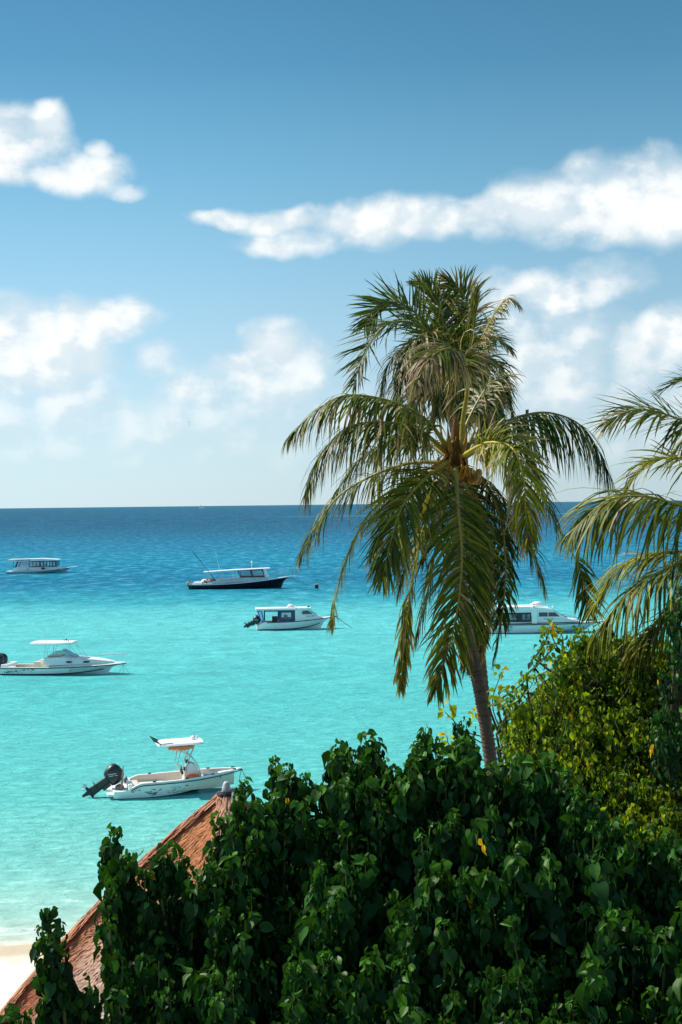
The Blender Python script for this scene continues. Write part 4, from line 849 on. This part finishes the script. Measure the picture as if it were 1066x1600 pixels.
# near palm
Yn = 27.0
tb = A(770, 1215, Yn); cN = A(713, 712, Yn)
base = np.array([tb[0]+.55, Yn, 1.0])
pn = empty('coconut_palm', base); tag(pn, 'coconut palm in front with ringed leaning trunk rising out of the leafy bushes', 'palm tree', 'coconut palms')
loc = lambda p: np.array(p)-base
trunk(pn, [loc(base), loc(base+(tb-base)*.5+[.02, 0, .1]), loc(tb), loc(A(752, 1090, Yn)), loc(A(733, 1000, Yn)), loc(A(721, 900, Yn)), loc(A(715, 800, Yn)), loc(cN)], (.140, .105), 130, lambda t: .7*max(0, min(1, (.60-t)/.06)))
SP = [  # px, py, dY controls from crown outward, options
 ([(700,700,0),(665,655,-.2),(610,627,-.3),(540,618,-.5),(490,645,-.6),(452,682,-.7)], dict(Lm=1.05, droop=1.7, brown=.32, yel=.3, dead=.08, lift=.0, n=120)),
 ([(695,705,0),(655,672,-.4),(600,660,-.8),(545,668,-1.0),(500,712,-1.1),(476,775,-1.1)], dict(Lm=1.1, droop=1.8, brown=.3, yel=.2, dead=.1, lift=.0, n=125)),
 ([(692,722,0),(640,724,.3),(585,742,.5),(530,775,.6),(492,825,.5),(470,868,.4)], dict(Lm=1.0, droop=1.5, yel=.2, brown=.2)),
 ([(700,722,-.2),(665,748,-.9),(630,790,-1.4),(610,850,-1.7),(598,905,-1.8)], dict(Lm=.95, droop=1.0, yel=.3, brown=.15, face=(-.3,-1,.5), n=105)),
 ([(696,728,0),(640,752,.2),(580,800,.4),(545,865,.5),(525,930,.5),(517,978,.4)], dict(Lm=.60, droop=2.2, yel=.6, brown=.3, width=.014)),
 ([(704,730,-.2),(680,775,-.7),(658,840,-.9),(642,920,-.9),(632,1000,-.8),(626,1075,-.7)], dict(Lm=.62, droop=2.2, yel=.5, brown=.35, start=.3)),
 ([(712,732,-.4),(716,790,-1.3),(722,860,-1.7),(718,930,-1.8),(705,1000,-1.7),(682,1075,-1.5)], dict(Lm=.98, droop=.9, yel=.22, brown=.15, face=(0,-1,.25), n=112, lift=-.05)),
 ([(724,700,0),(765,672,.4),(815,650,.6),(865,646,.7),(915,672,.7),(955,745,.6)], dict(Lm=1.3, droop=2.2, yel=.0, brown=.12, lift=-.1, width=.021, n=125)),
 ([(724,712,-.3),(762,692,-1.0),(800,700,-1.6),(818,745,-1.9),(822,800,-2.0),(826,850,-2.0)], dict(Lm=.76, droop=1.0, yel=.65, brown=.3, dead=.12, face=(-.2,-1,.5), n=100)),
 ([(724,716,.2),(775,690,.5),(825,715,.6),(855,790,.7),(880,840,.7),(906,890,.7),(920,955,.7)], dict(Lm=.78, droop=1.6, yel=.12, brown=.25, bare=((.60,.82),), n=105)),
 ([(708,732,.2),(690,790,.3),(680,860,.3),(668,930,.3),(650,1000,.3)], dict(Lm=.85, droop=1.2, yel=.15, brown=.1)),
 ([(716,735,.1),(728,800,.2),(735,880,.2),(735,960,.2),(728,1040,.1)], dict(Lm=.75, droop=1.1, yel=.05, brown=.2)),
 ([(706,735,.4),(690,760,1.0),(660,800,1.5),(640,860,1.6),(625,920,1.6)], dict(Lm=.95, droop=1.1, yel=.08, brown=.1)),
 ([(720,735,.4),(734,780,1.0),(752,840,1.4),(760,910,1.5)], dict(Lm=.9, droop=1.1, yel=.0, brown=.2)),
 ([(902,868,.7),(908,890,.7),(914,915,.7),(922,958,.7)], dict(Lm=.62, droop=.35, yel=.05, brown=.2, start=.02, n=22, r0=.008, angb=38, face=(0,-1,.2))),
 ([(722,728,.2),(752,748,.5),(780,800,.6),(790,880,.6),(785,960,.6),(770,1040,.6)], dict(Lm=.50, droop=1.5, yel=.02, brown=.1, start=.15)),
 ([(718,735,.3),(740,790,.8),(754,870,.9),(757,950,.9),(752,1030,.9)], dict(Lm=.55, droop=1.6, yel=.05, brown=.5, dead=.3)),
 ([(720,725,.3),(760,760,.8),(800,820,1.0),(835,870,1.1),(850,920,1.1)], dict(Lm=.8, droop=1.7, yel=.05, brown=.2)),
 ([(722,700,-.1),(724,655,-.2),(731,605,-.5),(726,565,-.9),(703,545,-1.4),(672,560,-1.9),(650,600,-2.2)], dict(Lm=.95, droop=1.8, yel=.3, brown=.6, dead=.25, start=.42, r0=.05, face=(-.3,-1,.6), n=105)),
 ([(716,700,.2),(735,650,.6),(765,600,.8),(785,600,.8),(800,640,.8)], dict(Lm=.75, droop=1.6, yel=.1, brown=.35, dead=.15, start=.35)),
 ([(702,715,.5),(660,690,1.0),(610,690,1.4),(560,720,1.6),(525,770,1.6)], dict(Lm=.9, droop=1.7, yel=.08, brown=.3)),
 ([(704,724,.4),(668,735,1.2),(630,770,1.6),(600,820,1.7),(580,870,1.7)], dict(Lm=.9, droop=1.5, yel=.1, brown=.2)),
]
for i, (pp, kw) in enumerate(SP): frond(pn, [loc(A(x, y, Yn+d)) for x, y, d in pp], seed=i, **kw)
cl = loc(cN)
def heart(root, cl, n=6, sc=1.0):
    hb = MB()
    for k in range(90):
        a = random.uniform(0, 2*math.pi); z = random.uniform(-.42, .30); r1 = .17*sc*(1-.7*z)
        hb.ell(cl+np.array([math.cos(a)*r1, math.sin(a)*r1, z]), (random.uniform(.02, .06), random.uniform(.02, .06), random.uniform(.05, .15)), 7, 5)
    hb.tube([cl+[0, 0, -.5], cl+[0, 0, 0], cl+[0, 0, .35], cl+[0, 0, .7]], [.13*sc, .17*sc, .11*sc, .04*sc], 12); fb = hb.build('leaf_base_fibre', fibre, root)
    for k in range(n):
        a = 2*math.pi*k/n+random.uniform(-.2, .2); d = np.array([math.cos(a), math.sin(a), 0]); h = random.uniform(.35, .7)
        P = catmull([cl+d*.12, cl+d*.25+[0, 0, .2], cl+d*random.uniform(.28, .55)+[0, 0, h]], 8)
        MB().tube(P, [.02, .035, .048, .048, .04, .028, .016, .004], 7).build('spathe', spathem, root, smooth=True)
    for k in range(9):
        a = random.uniform(0, 2*math.pi); d = np.array([math.cos(a), math.sin(a), 0]); mb = MB(); tip = cl+d*random.uniform(.3, .5)+[0, 0, random.uniform(-.3, -.1)]
        for j in range(9):
            e = tip+np.array([random.uniform(-.16, .16), random.uniform(-.16, .16), random.uniform(-.3, -.05)]); mb.tube(catmull([cl+d*.15, (cl+d*.15+tip)/2+[0, 0, .1], tip, e], 8), .009, 4)
        mb.build('flower_stalk', huskm, root)
    for k in range(3):
        a = random.uniform(0, 2*math.pi); bn = MB(); c0 = cl+np.array([math.cos(a)*.36, math.sin(a)*.36, -.38])
        for j in range(4): bn.ell(c0+np.array([random.uniform(-.09, .09), random.uniform(-.09, .09), random.uniform(-.1, .1)]), (.07, .07, .085), 10, 8)
        bn.each('coconut', huskm if k == 0 else spathem, root, smooth=True)
heart(pn, cl)
for px, py in ((655, 727), (667, 790), (663, 800), (660, 816), (652, 838)):
    pass
mb = MB()
for k, (x, y) in enumerate([(669, 777), (666, 784), (663, 790), (664, 794), (658, 806), (656, 811)]): mb.ell(loc(A(x, y, Yn-1.6)), (.035, .02, .05), 8, 6)
mb.tube(catmull([loc(A(683, 735, Yn-.5)), loc(A(670, 775, Yn-1.5)), loc(A(657, 812, Yn-1.6)), loc(A(646, 850, Yn-1.6))], 12), .016, 5); mb.build('flower_spray', pmat('yellow_flower', (.75, .5, .02), .6, .3, 0, .2, 10), pn)

# taller palm just behind it
Yf = 31.0
bF = np.array([tb[0]+1.9, Yf, 1.0]); cF = A(706, 600, Yf)
pf = empty('coconut_palm', bF); tag(pf, 'taller coconut palm whose windblown crown stands above the front palm', 'palm tree', 'coconut palms')
base = bF
trunk(pf, [loc(bF), loc(A(775, 1230, Yf)), loc(A(758, 1090, Yf)), loc(A(749, 980, Yf)), loc(A(751, 880, Yf)), loc(A(740, 780, Yf)), loc(A(716, 700, Yf)), loc(A(706, 650, Yf)), loc(cF)], (.115, .085), 110, lambda t: .75 if t < .82 else 0)
SF = [
 ([(704,600,0),(684,560,-.3),(655,540,-.5),(625,548,-.7),(605,575,-.7),(596,620,-.7)], dict(Lm=.85, droop=1.3, yel=.1, brown=.25)),
 ([(708,600,0),(716,565,-.9),(720,560,-1.4),(722,600,-1.9),(722,650,-2.0)], dict(Lm=.95, droop=1.1, yel=.12, brown=.3, face=(0,-1,.5))),
 ([(704,600,0),(685,590,-.4),(665,605,-.7),(650,640,-.8),(640,690,-.8)], dict(Lm=.9, droop=1.2, yel=.1, brown=.4, dead=.15)),
 ([(712,604,0),(735,615,.5),(752,650,.7),(760,700,.7)], dict(Lm=.8, droop=1.2, yel=.1, brown=.5, dead=.2)),
 ([(706,600,0),(690,545,-.2),(655,508,-.5),(610,505,-.6),(575,540,-.7),(553,600,-.7)], dict(Lm=.95, droop=.22, yel=.12, brown=.15, lift=.25, n=92, face=(-.3,-.55,1))),
 ([(704,600,0),(685,540,.3),(655,495,.5),(620,472,.6),(592,480,.6),(570,510,.5)], dict(Lm=.95, droop=.2, yel=.15, brown=.1, face=(.3,-.8,.6))),
 ([(708,600,0),(700,530,.4),(690,480,.8),(672,450,1.0),(655,440,1.1)], dict(Lm=.8, droop=.1, yel=.2, brown=.1, face=(.4,-1,.2))),
 ([(712,600,0),(725,540,.5),(733,495,.8),(722,455,1.0),(695,438,1.1)], dict(Lm=.85, droop=.6, yel=.3, brown=.5, dead=.2, face=(-.2,-1,.1))),
 ([(712,600,0),(735,560,.2),(760,515,.3),(778,482,.3),(795,466,.3),(812,478,.3)], dict(Lm=.55, droop=1.6, yel=.85, brown=.6, start=.3, dead=.15, width=.013)),
 ([(710,600,0),(728,560,-.2),(738,510,-.3),(744,458,-.3)], dict(Lm=.55, droop=.1, yel=.3, brown=.25, angb=22, angt=10, start=.35, n=50, width=.013)),
 ([(706,600,0),(690,570,-.6),(660,560,-1.1),(635,580,-1.4),(618,625,-1.5)], dict(Lm=.9, droop=1.4, yel=.1, brown=.3, dead=.1)),
 ([(704,600,0),(680,585,.2),(655,600,.4),(640,635,.5),(630,680,.5)], dict(Lm=.85, droop=1.1, yel=.1, brown=.35, dead=.15)),
 ([(712,600,0),(740,575,-.2),(762,590,-.4),(775,630,-.5),(780,680,-.5)], dict(Lm=.8, droop=1.3, yel=.05, brown=.3, dead=.1)),
 ([(712,600,0),(742,570,.5),(768,560,.7),(785,585,.8),(793,625,.8)], dict(Lm=.7, droop=1.2, yel=.05, brown=.3)),
 ([(710,600,0),(722,570,-.7),(740,575,-1.2),(752,610,-1.5),(756,660,-1.6)], dict(Lm=.8, droop=1.5, yel=.08, brown=.5, dead=.25, face=(.1,-1,.5))),
 ([(708,600,0),(705,560,-.8),(700,560,-1.3),(690,600,-1.7),(684,650,-1.8)], dict(Lm=.85, droop=1.2, yel=.12, brown=.4, dead=.15, face=(-.1,-1,.5))),
 ([(706,598,0),(692,540,-.4),(668,520,-.9),(640,545,-1.3),(622,590,-1.5)], dict(Lm=.8, droop=1.5, yel=.08, brown=.4, dead=.3)),
 ([(710,600,0),(730,555,.8),(756,530,1.2),(780,530,1.4),(800,548,1.5)], dict(Lm=.65, droop=.7, yel=.05, brown=.2)),
]
for i, (pp, kw) in enumerate(SF): frond(pf, [loc(A(x, y, Yf+d)) for x, y, d in pp], seed=40+i, **kw)
heart(pf, loc(cF), 5, .6)

# right-hand palm, crown outside the frame
Yr = 22.0; cR = A(1195, 800, Yr); bR = np.array([cR[0]+.6, Yr+.3, 1.0]); base = bR
pr = empty('coconut_palm', bR); tag(pr, 'coconut palm at the right edge showing only arching fronds over the bushes', 'palm tree', 'coconut palms')
trunk(pr, [loc(bR), loc(bR+[-.1, 0, 3.5]), loc(bR+[-.35, -.1, 8]), loc(cR)], (.15, .11), 90, lambda t: 0)
SR = [
 ([(1195,790,0),(1130,690,-.2),(1066,657,-.3),(1010,640,-.4),(975,645,-.4),(948,662,-.4)], dict(Lm=1.0, droop=.5, n=115, yel=.35, brown=.12, lift=.15, face=(-.2,-.3,1))),
 ([(1195,795,0),(1120,725,.3),(1066,716,.4),(1020,720,.5),(990,745,.5),(975,775,.5)], dict(Lm=.85, droop=.6, yel=.6, brown=.1, lift=.2)),
 ([(1195,805,0),(1130,800,-.4),(1066,790,-.6),(1010,776,-.7),(950,782,-.7),(893,830,-.6)], dict(Lm=1.25, droop=1.6, yel=.35, brown=.08, lift=.05, n=105, face=(-.1,-.5,1))),
 ([(1195,815,0),(1130,850,-.2),(1066,862,.2),(1010,868,.4),(965,892,.5),(930,945,.5)], dict(Lm=.95, droop=1.0, n=115, yel=.7, brown=.08)),
 ([(1195,820,0),(1130,862,-.7),(1066,878,-.9),(1010,905,-1.1),(970,940,-1.2),(930,990,-1.2)], dict(Lm=1.12, droop=1.8, yel=.5, brown=.1, n=105, lift=-.05)),
 ([(1195,825,0),(1140,880,-.5),(1090,915,-.8),(1040,960,-.9),(1005,1000,-1.0),(985,1030,-1.0)], dict(Lm=1.0, droop=1.5, n=115, yel=.5, brown=.12, dead=.03)),
 ([(1195,780,0),(1150,640,.3),(1110,598,.4),(1070,592,.4),(1042,605,.4)], dict(Lm=.75, droop=.3, yel=.1, brown=.1)),
 ([(1195,780,0),(1165,690,.8),(1130,660,1.3),(1085,672,1.6),(1050,710,1.7)], dict(Lm=.8, droop=.8, yel=.3, brown=.1)),
 ([(1195,830,0),(1180,900,-.3),(1150,960,-.5),(1110,1010,-.6)], dict(Lm=.9, droop=1.4, yel=.35, brown=.2)),
 ([(1200,780,0),(1230,680,0),(1290,640,0),(1350,700,0),(1380,780,0)], dict(Lm=.9, droop=1.2)),
 ([(1205,790,0),(1270,740,-.4),(1340,780,-.8),(1390,870,-1)], dict(Lm=.9, droop=1.2)),
 ([(1205,800,0),(1270,800,.6),(1340,860,1.0),(1370,950,1.2)], dict(Lm=.9, droop=1.2)),
 ([(1200,780,0),(1190,660,1.0),(1200,600,2.0),(1230,600,2.8)], dict(Lm=.9, droop=1.0)),
 ([(1200,800,0),(1230,870,-.6),(1270,960,-.9),(1280,1050,-1)], dict(Lm=.9, droop=1.2)),
]
for i, (pp, kw) in enumerate(SR): frond(pr, [loc(A(x, y, Yr+d)) for x, y, d in pp], seed=80+i, **kw)
heart(pr, loc(cR), 7, .9)

# ------------------------------------------------------------------ leafy trees and bushes
# heart-shaped leaf: rows along the blade, 5 across, folded on the midvein and curling at the tip
LV = []; 
for y, hw in ((-.02, .12), (.06, .36), (.25, .47), (.50, .40), (.76, .19), (1.0, .0)):
    for q in (-1, -.5, 0, .5, 1):
        yy = y-(.13*abs(q)**1.5 if y < .2 else 0)*1.0
        LV.append((q*hw, yy, .52*hw*abs(q)-.34*y*y-.05*math.sin(y*9)*abs(q)))
LV = np.array(LV); LF = np.array([(a*5+b, a*5+b+1, (a+1)*5+b+1, (a+1)*5+b) for a in range(5) for b in range(4)])
LV3 = LV.reshape(6, 5, 3)[[0, 2, 3, 4, 5]][:, [0, 2, 4]].reshape(-1, 3); LF3 = np.array([(a*3+b, a*3+b+1, (a+1)*3+b+1, (a+1)*3+b) for a in range(4) for b in range(2)])
def leaves(mb, P, D, Nn, sz, col, small=False):
    D = nrm(D); X = nrm(np.cross(D, Nn)); Z = np.cross(X, D)
    T, Fc = (LV3, LF3) if small else (LV, LF); n = len(P)
    curl = rng.uniform(.3, 1.7, n); wd = rng.uniform(.62, 1.02, n)
    V = (P[:, None]+(X[:, None]*T[None, :, :1]*wd[:, None, None]+D[:, None]*T[None, :, 1:2]+Z[:, None]*T[None, :, 2:]*curl[:, None, None])*sz[:, None, None]).reshape(-1, 3)
    Fs = (np.arange(n)[:, None, None]*len(T)+Fc[None]).reshape(-1, 4)
    mb.add(V, Fs.tolist(), np.repeat(col, len(T), 0))
def shoot(mb, st, tip, Ls, sz, lean, kind, dens=1.0, gold=.0012):
    """one leafy upright shoot: leaves hang from short stalks all the way down the stem"""
    n = int((26 if kind == 'yel' else 34)*Ls*dens/(.75 if sz > .12 else .6))
    n = max(n, 7); s = np.sort(rng.random(n)**1.25); az_ = np.arange(n)*2.4+rng.random()*6
    ytone = 1.0 if rng.random() < .55 else .25
    stem = catmull([tip, tip+np.array([lean[0]*.3, lean[1]*.3, -Ls*.45]), tip+np.array([lean[0], lean[1], -Ls])], 8)
    st.tube(stem, [.004, .006, .008, .010, .012, .014, .016, .018], 5, cap=False, col=(.5, .3, 0))
    base = np.stack([np.interp(s, np.linspace(0, 1, 8), stem[:, i]) for i in range(3)], 1)
    out = np.stack([np.cos(az_), np.sin(az_), np.zeros(n)], 1)
    rad = sz*(.28+.42*np.minimum(1, s*3.0+.1))*rng.uniform(.45, 1.2, n)*(1.6 if kind == 'yel' else 1)
    P = base+out*rad[:, None]+np.array([0, 0, 1.])*(sz*rng.uniform(.05, .5, n))[:, None]
    hang = np.where(s < .10, .35, 1.0)
    D = out*(rng.uniform(-.05, .6, n))[:, None]+np.array([0, 0, -1.])*hang[:, None]+rng.normal(0, .28, (n, 3))
    Nn = out*1.0+np.array([0, 0, .45])+rng.normal(0, .55, (n, 3))
    z = sz*np.interp(s, [0, .12, .3, 1], [.55, .85, 1.0, 1.05])*rng.uniform(.5, 1.35, n)
    br = rng.uniform(.0, 1.0, n)**1.3; yg = np.clip(np.interp(s, [0, .12, .3], [.75, .30, .0])+rng.normal(.02, .08, n), 0, 1); gd = (rng.random(n) < gold)*.9
    if kind == 'yel': yg = np.clip(rng.normal(.60, .34, n)*ytone, 0, 1); gd = (rng.random(n) < .012)*.8
    leaves(mb, P, D, Nn, z, np.stack([br, yg, gd], 1), small=(kind == 'yel' or sz < .09))
def poly_in(poly, x, y):
    c = False; n = len(poly)
    for i in range(n):
        x0, y0 = poly[i]; x1, y1 = poly[(i+1) % n]
        if (y0 > y) != (y1 > y) and x < (x1-x0)*(y-y0)/(y1-y0)+x0: c = not c
    return c
def shrub(name, label, cat, group, poly, depth, nfill, tops, size, Ls, kind, mleaf, spread=1.0, seed=1, trunk_x=None, gold=.0012, back=3.2, comp=2, extra=(), hubback=1.6, hubz=.45):
    """poly: outline of the crown as seen, depth(px,py) gives its distance; shoots fill it and go back into the crown"""
    random.seed(seed); xs = [p[0] for p in poly]; ys = [p[1] for p in poly]; tips = []
    for x, y, *r in tops:
        if size > .119: y -= 8
        tips.append((at(x, y, depth(x, y)+(r[0] if r else 0)), 1))
        if size > .10:
            for _ in range(comp): tips.append((at(x+random.uniform(-13, 13), y+random.uniform(16, 56), depth(x, y)+random.uniform(-.15, .2)), 1))
    k = 0
    while k < nfill:
        x = random.uniform(min(xs), max(xs)); y = random.uniform(min(ys), max(ys))
        if not poly_in(poly, x, y): continue
        k += 1; d = random.random()**1.0*back; tips.append((at(x, y+d*4, depth(x, y)+d), 0))
    pts = np.array([t[0] for t in tips]); c0 = pts.mean(0); bx = np.array([c0[0], c0[1]+hubback, 1.25])
    root = empty(name, bx); tag(root, label, cat, group)
    mb = MB(); st = MB()
    ends = []
    for (p, top) in tips:
        p = np.array(p)-bx; L = Ls*random.uniform(.7, 1.35)*(1.15 if top else 1)
        lean = (random.uniform(-.15, .15)*spread, random.uniform(-.05, .25)*spread); shoot(mb, st, p, L, size*random.uniform(.75, 1.35), lean, kind, gold=gold)
        ends.append(p+np.array([lean[0], lean[1], -L]))
    ends = np.array(ends); z1 = ends[:, 2].max(); tr = MB(); hub = np.array([0, 0, max(z1*hubz, 1.2)])
    tr.tube(catmull([(0, 0, -.5), (.1, .05, hub[2]*.5), hub], 8), [.22, .2, .18, .17, .16, .15, .14, .13], 9)
    nb = max(5, len(ends)//9); idx = rng.choice(len(ends), nb, replace=False); nodes = ends[idx]*np.array([.9, .9, 1])+np.array([0, .75, -.45])
    for q in nodes: tr.tube(catmull([hub*.8, hub*.45+q*.55+np.array([random.uniform(-.2, .2), .2, -.15]), q], 9), np.linspace(.06, .022, 9), 6, cap=False)
    for e in ends:
        q = nodes[np.argmin(((nodes-e)**2).sum(1))]; tr.tube(catmull([q, (q+e)/2+np.array([0, .08, -.1]), e], 5), np.linspace(.026, .016, 5), 5, cap=False)
    for x, y, z_ in extra:
        p = np.array(at(x, y, depth(x, y)-.55))-bx; leaves(mb, p[None], np.array([[.05, -.1, -1.]]), np.array([[-.9, -.5, .3]]), np.array([z_]), np.array([[.9, .2, 1.]]))
    tr.build('trunk', barkm, root, smooth=True)
    mb.build('foliage', mleaf, root, attr=True, smooth=True)
    st.build('shoot_stems', petiolem, root)
    return root
dF = lambda x, y: 15.6-(y-1150)*.0085      # the front mass leans towards the viewer lower down
G1 = 'broad leaved trees in front of the pavilion'
shrub('broadleaf_tree', 'single tall leafy shoot tree standing alone before the beach end of the thatch', 'tree', G1,
      [(60,1440),(100,1440),(120,1520),(170,1600),(200,1680),(70,1680),(80,1560),(62,1500)], lambda x, y: 12.6, 9, [(78,1418),(92,1450),(68,1470),(90,1490),(100,1530),(140,1525),(128,1560),(70,1562),(84,1590),(165,1570)], .105, .6, 'big', bigleaf, seed=2, back=.5, comp=0)
shrub('broadleaf_bush', 'small leafy bush top poking up in the bottom left corner', 'bush', G1,
      [(5,1590),(40,1590),(60,1680),(0,1680)], lambda x, y: 12.2, 7, [(22,1578),(10,1592),(38,1594)], .11, .6, 'big', bigleaf, seed=3, back=.5, comp=0)
shrub('broadleaf_tree', 'leafy dark green tree covering the middle of the thatched roof', 'tree', G1,
      [(178,1410),(190,1370),(225,1400),(250,1385),(290,1390),(330,1420),(350,1450),(360,1680),(225,1680),(205,1560),(178,1450)], lambda x, y: 14.2-(y-1300)*.005, 120,
      [(178,1305),(190,1345),(205,1350),(176,1385),(262,1330),(245,1350),(285,1345),(305,1385),(318,1378),(228,1372),(172,1450),(178,1500),(188,1560),(335,1395)], .12, .8, 'big', bigleaf, seed=4, comp=1)
shrub('broadleaf_tree', 'broad leafy tree with bright shoot tips right beside the roof finial', 'tree', G1,
      [(350,1345),(385,1290),(420,1260),(470,1265),(500,1260),(520,1310),(530,1680),(330,1680),(330,1400)], dF, 170,
      [(382,1232),(372,1255),(395,1262),(430,1188),(448,1208),(452,1215),(478,1222),(342,1285),(360,1290),(410,1265),(432,1250),(470,1262),(500,1235),(330,1355)], .125, 1.0, 'big', bigleaf, seed=5, comp=1)
shrub('broadleaf_tree', 'leafy tree with two raised shoot clusters against the turquoise water', 'tree', G1,
      [(505,1270),(530,1225),(600,1225),(640,1265),(690,1250),(700,1330),(700,1680),(510,1680)], dF, 190,
      [(532,1165),(525,1190),(545,1180),(572,1155),(588,1165),(560,1195),(605,1205),(618,1210),(540,1220),(578,1225),(625,1232),(645,1225),(512,1240)], .13, 1.0, 'big', bigleaf, seed=6, gold=.0012)
shrub('broadleaf_tree', 'leafy tree directly below the ringed palm trunk', 'tree', G1,
      [(650,1235),(670,1205),(715,1205),(770,1235),(830,1200),(860,1260),(870,1680),(690,1680)], dF, 200,
      [(665,1145),(655,1170),(680,1165),(690,1180),(640,1205),(708,1190),(718,1176),(730,1172),(728,1200),(768,1206),(792,1205),(748,1212),(812,1190),(835,1205)], .135, 1.0, 'big', bigleaf, seed=7, extra=((753,1312,.09),(757,1322,.10)))
shrub('broadleaf_tree', 'dark leafy tree filling the bottom right corner', 'tree', G1,
      [(850,1240),(900,1250),(960,1290),(1010,1310),(1240,1330),(1240,1680),(860,1680)], dF, 300,
      [(858,1190),(885,1215),(905,1240),(930,1250),(960,1285),(985,1300),(1015,1305),(1045,1310),(1060,1330)], .13, 1.0, 'big', bigleaf, seed=8)
G2 = 'bushes by the water on the right'
yd = lambda x, y: 21.5-(y-980)*.009
shrub('sea_hibiscus_tree', 'yellow green sunlit tree with loose sprigs reaching over the water', 'tree', G2,
      [(806,1160),(815,1095),(855,1060),(885,1000),(940,985),(1000,985),(1085,1000),(1110,1200),(1110,1350),(960,1350),(850,1290),(790,1230)], yd, 1750,
      [(880,985),(895,992),(860,1010),(868,1030),(912,978),(935,975),(955,985),(835,1062),(815,1075),(800,1085),(798,1100),(845,1052),(796,1140),(794,1165),(845,1075),(828,1050),(805,1098),(870,1050),(858,985),(898,978),(925,992),(798,1180),(800,1125)], .085, .42, 'yel', yelleaf, seed=9, spread=3, back=2.6)
shrub('sea_hibiscus_tree', 'dark green tree at the right edge under the overhanging palm fronds', 'tree', G2,
      [(1015,1110),(1045,1050),(1066,1010),(1110,950),(1120,1180),(1020,1170)], lambda x, y: 19.6-(y-980)*.008, 60,
      [(1058,935),(1066,915),(1050,960),(1062,985),(1050,1015),(1035,1050)], .10, .55, 'big', bigleaf, seed=14, spread=1, gold=.01, hubback=4.2, hubz=.92)
shrub('sea_hibiscus_bush', 'small yellow tipped bush immediately left of the palm trunk', 'bush', G2,
      [(712,1150),(738,1140),(742,1230),(705,1230)], lambda x, y: 24.0, 20, [(716,1130),(728,1124),(722,1145)], .10, .42, 'yel', bigleaf, seed=11, back=1.0)
# bare twigs with a few leaves standing out over the water
tw = empty('sea_hibiscus_bush', np.array(at(815, 1160, 28.3))*[1, 1, 0]+[0, 0, 1.2]); tag(tw, 'straggling twigs with sparse yellow leaf tufts around the palm trunk and above the water', 'bush', G2)
bx = np.array(tw.location); mb = MB(); st = MB()
TW = [[(800,1180),(770,1105),(783,1052)], [(800,1160),(720,1140),(703,1100)], [(790,1180),(735,1150),(695,1112)], [(790,1200),(710,1170),(698,1150)], [(870,1080),(880,1000),(862,983)], [(880,1060),(880,1010),(845,950+58)],
      [(800,1150),(750,1120),(742,1115)], [(820,1120),(800,1075),(779,1085)], [(900,1060),(865,1000),(864,985)]]
for q in TW:
    P = [np.array(at(x, y, 28))-bx for x, y in q]; C = catmull(P, 12); st.tube([np.array([0, .3, 1.]), (C[0]+[0, .3, 0])*.6, C[0]] if False else C, np.linspace(.018, .007, 12), 5, cap=False)
    st.tube(catmull([np.array([0, .2, 0.]), C[0]*.6+np.array([0, .3, 0]), C[0]], 8), .016, 5, cap=False)
    for c in (C[-1], C[-3]) if random.random() < .6 else (C[-1],):
        m = 6; o = rng.normal(0, 1, (m, 3)); leaves(mb, np.repeat(c[None], m, 0)+o*.06, o+np.array([0, 0, -.4]), o*.4+np.array([0, -.6, .6]), rng.uniform(.10, .16, m), np.stack([rng.uniform(.4, .9, m), rng.uniform(.4, 1, m), (rng.random(m) < .2)*.7], 1), True)
st.build('twigs', barkm, tw); mb.build('foliage', yelleaf, tw, attr=True, smooth=True)
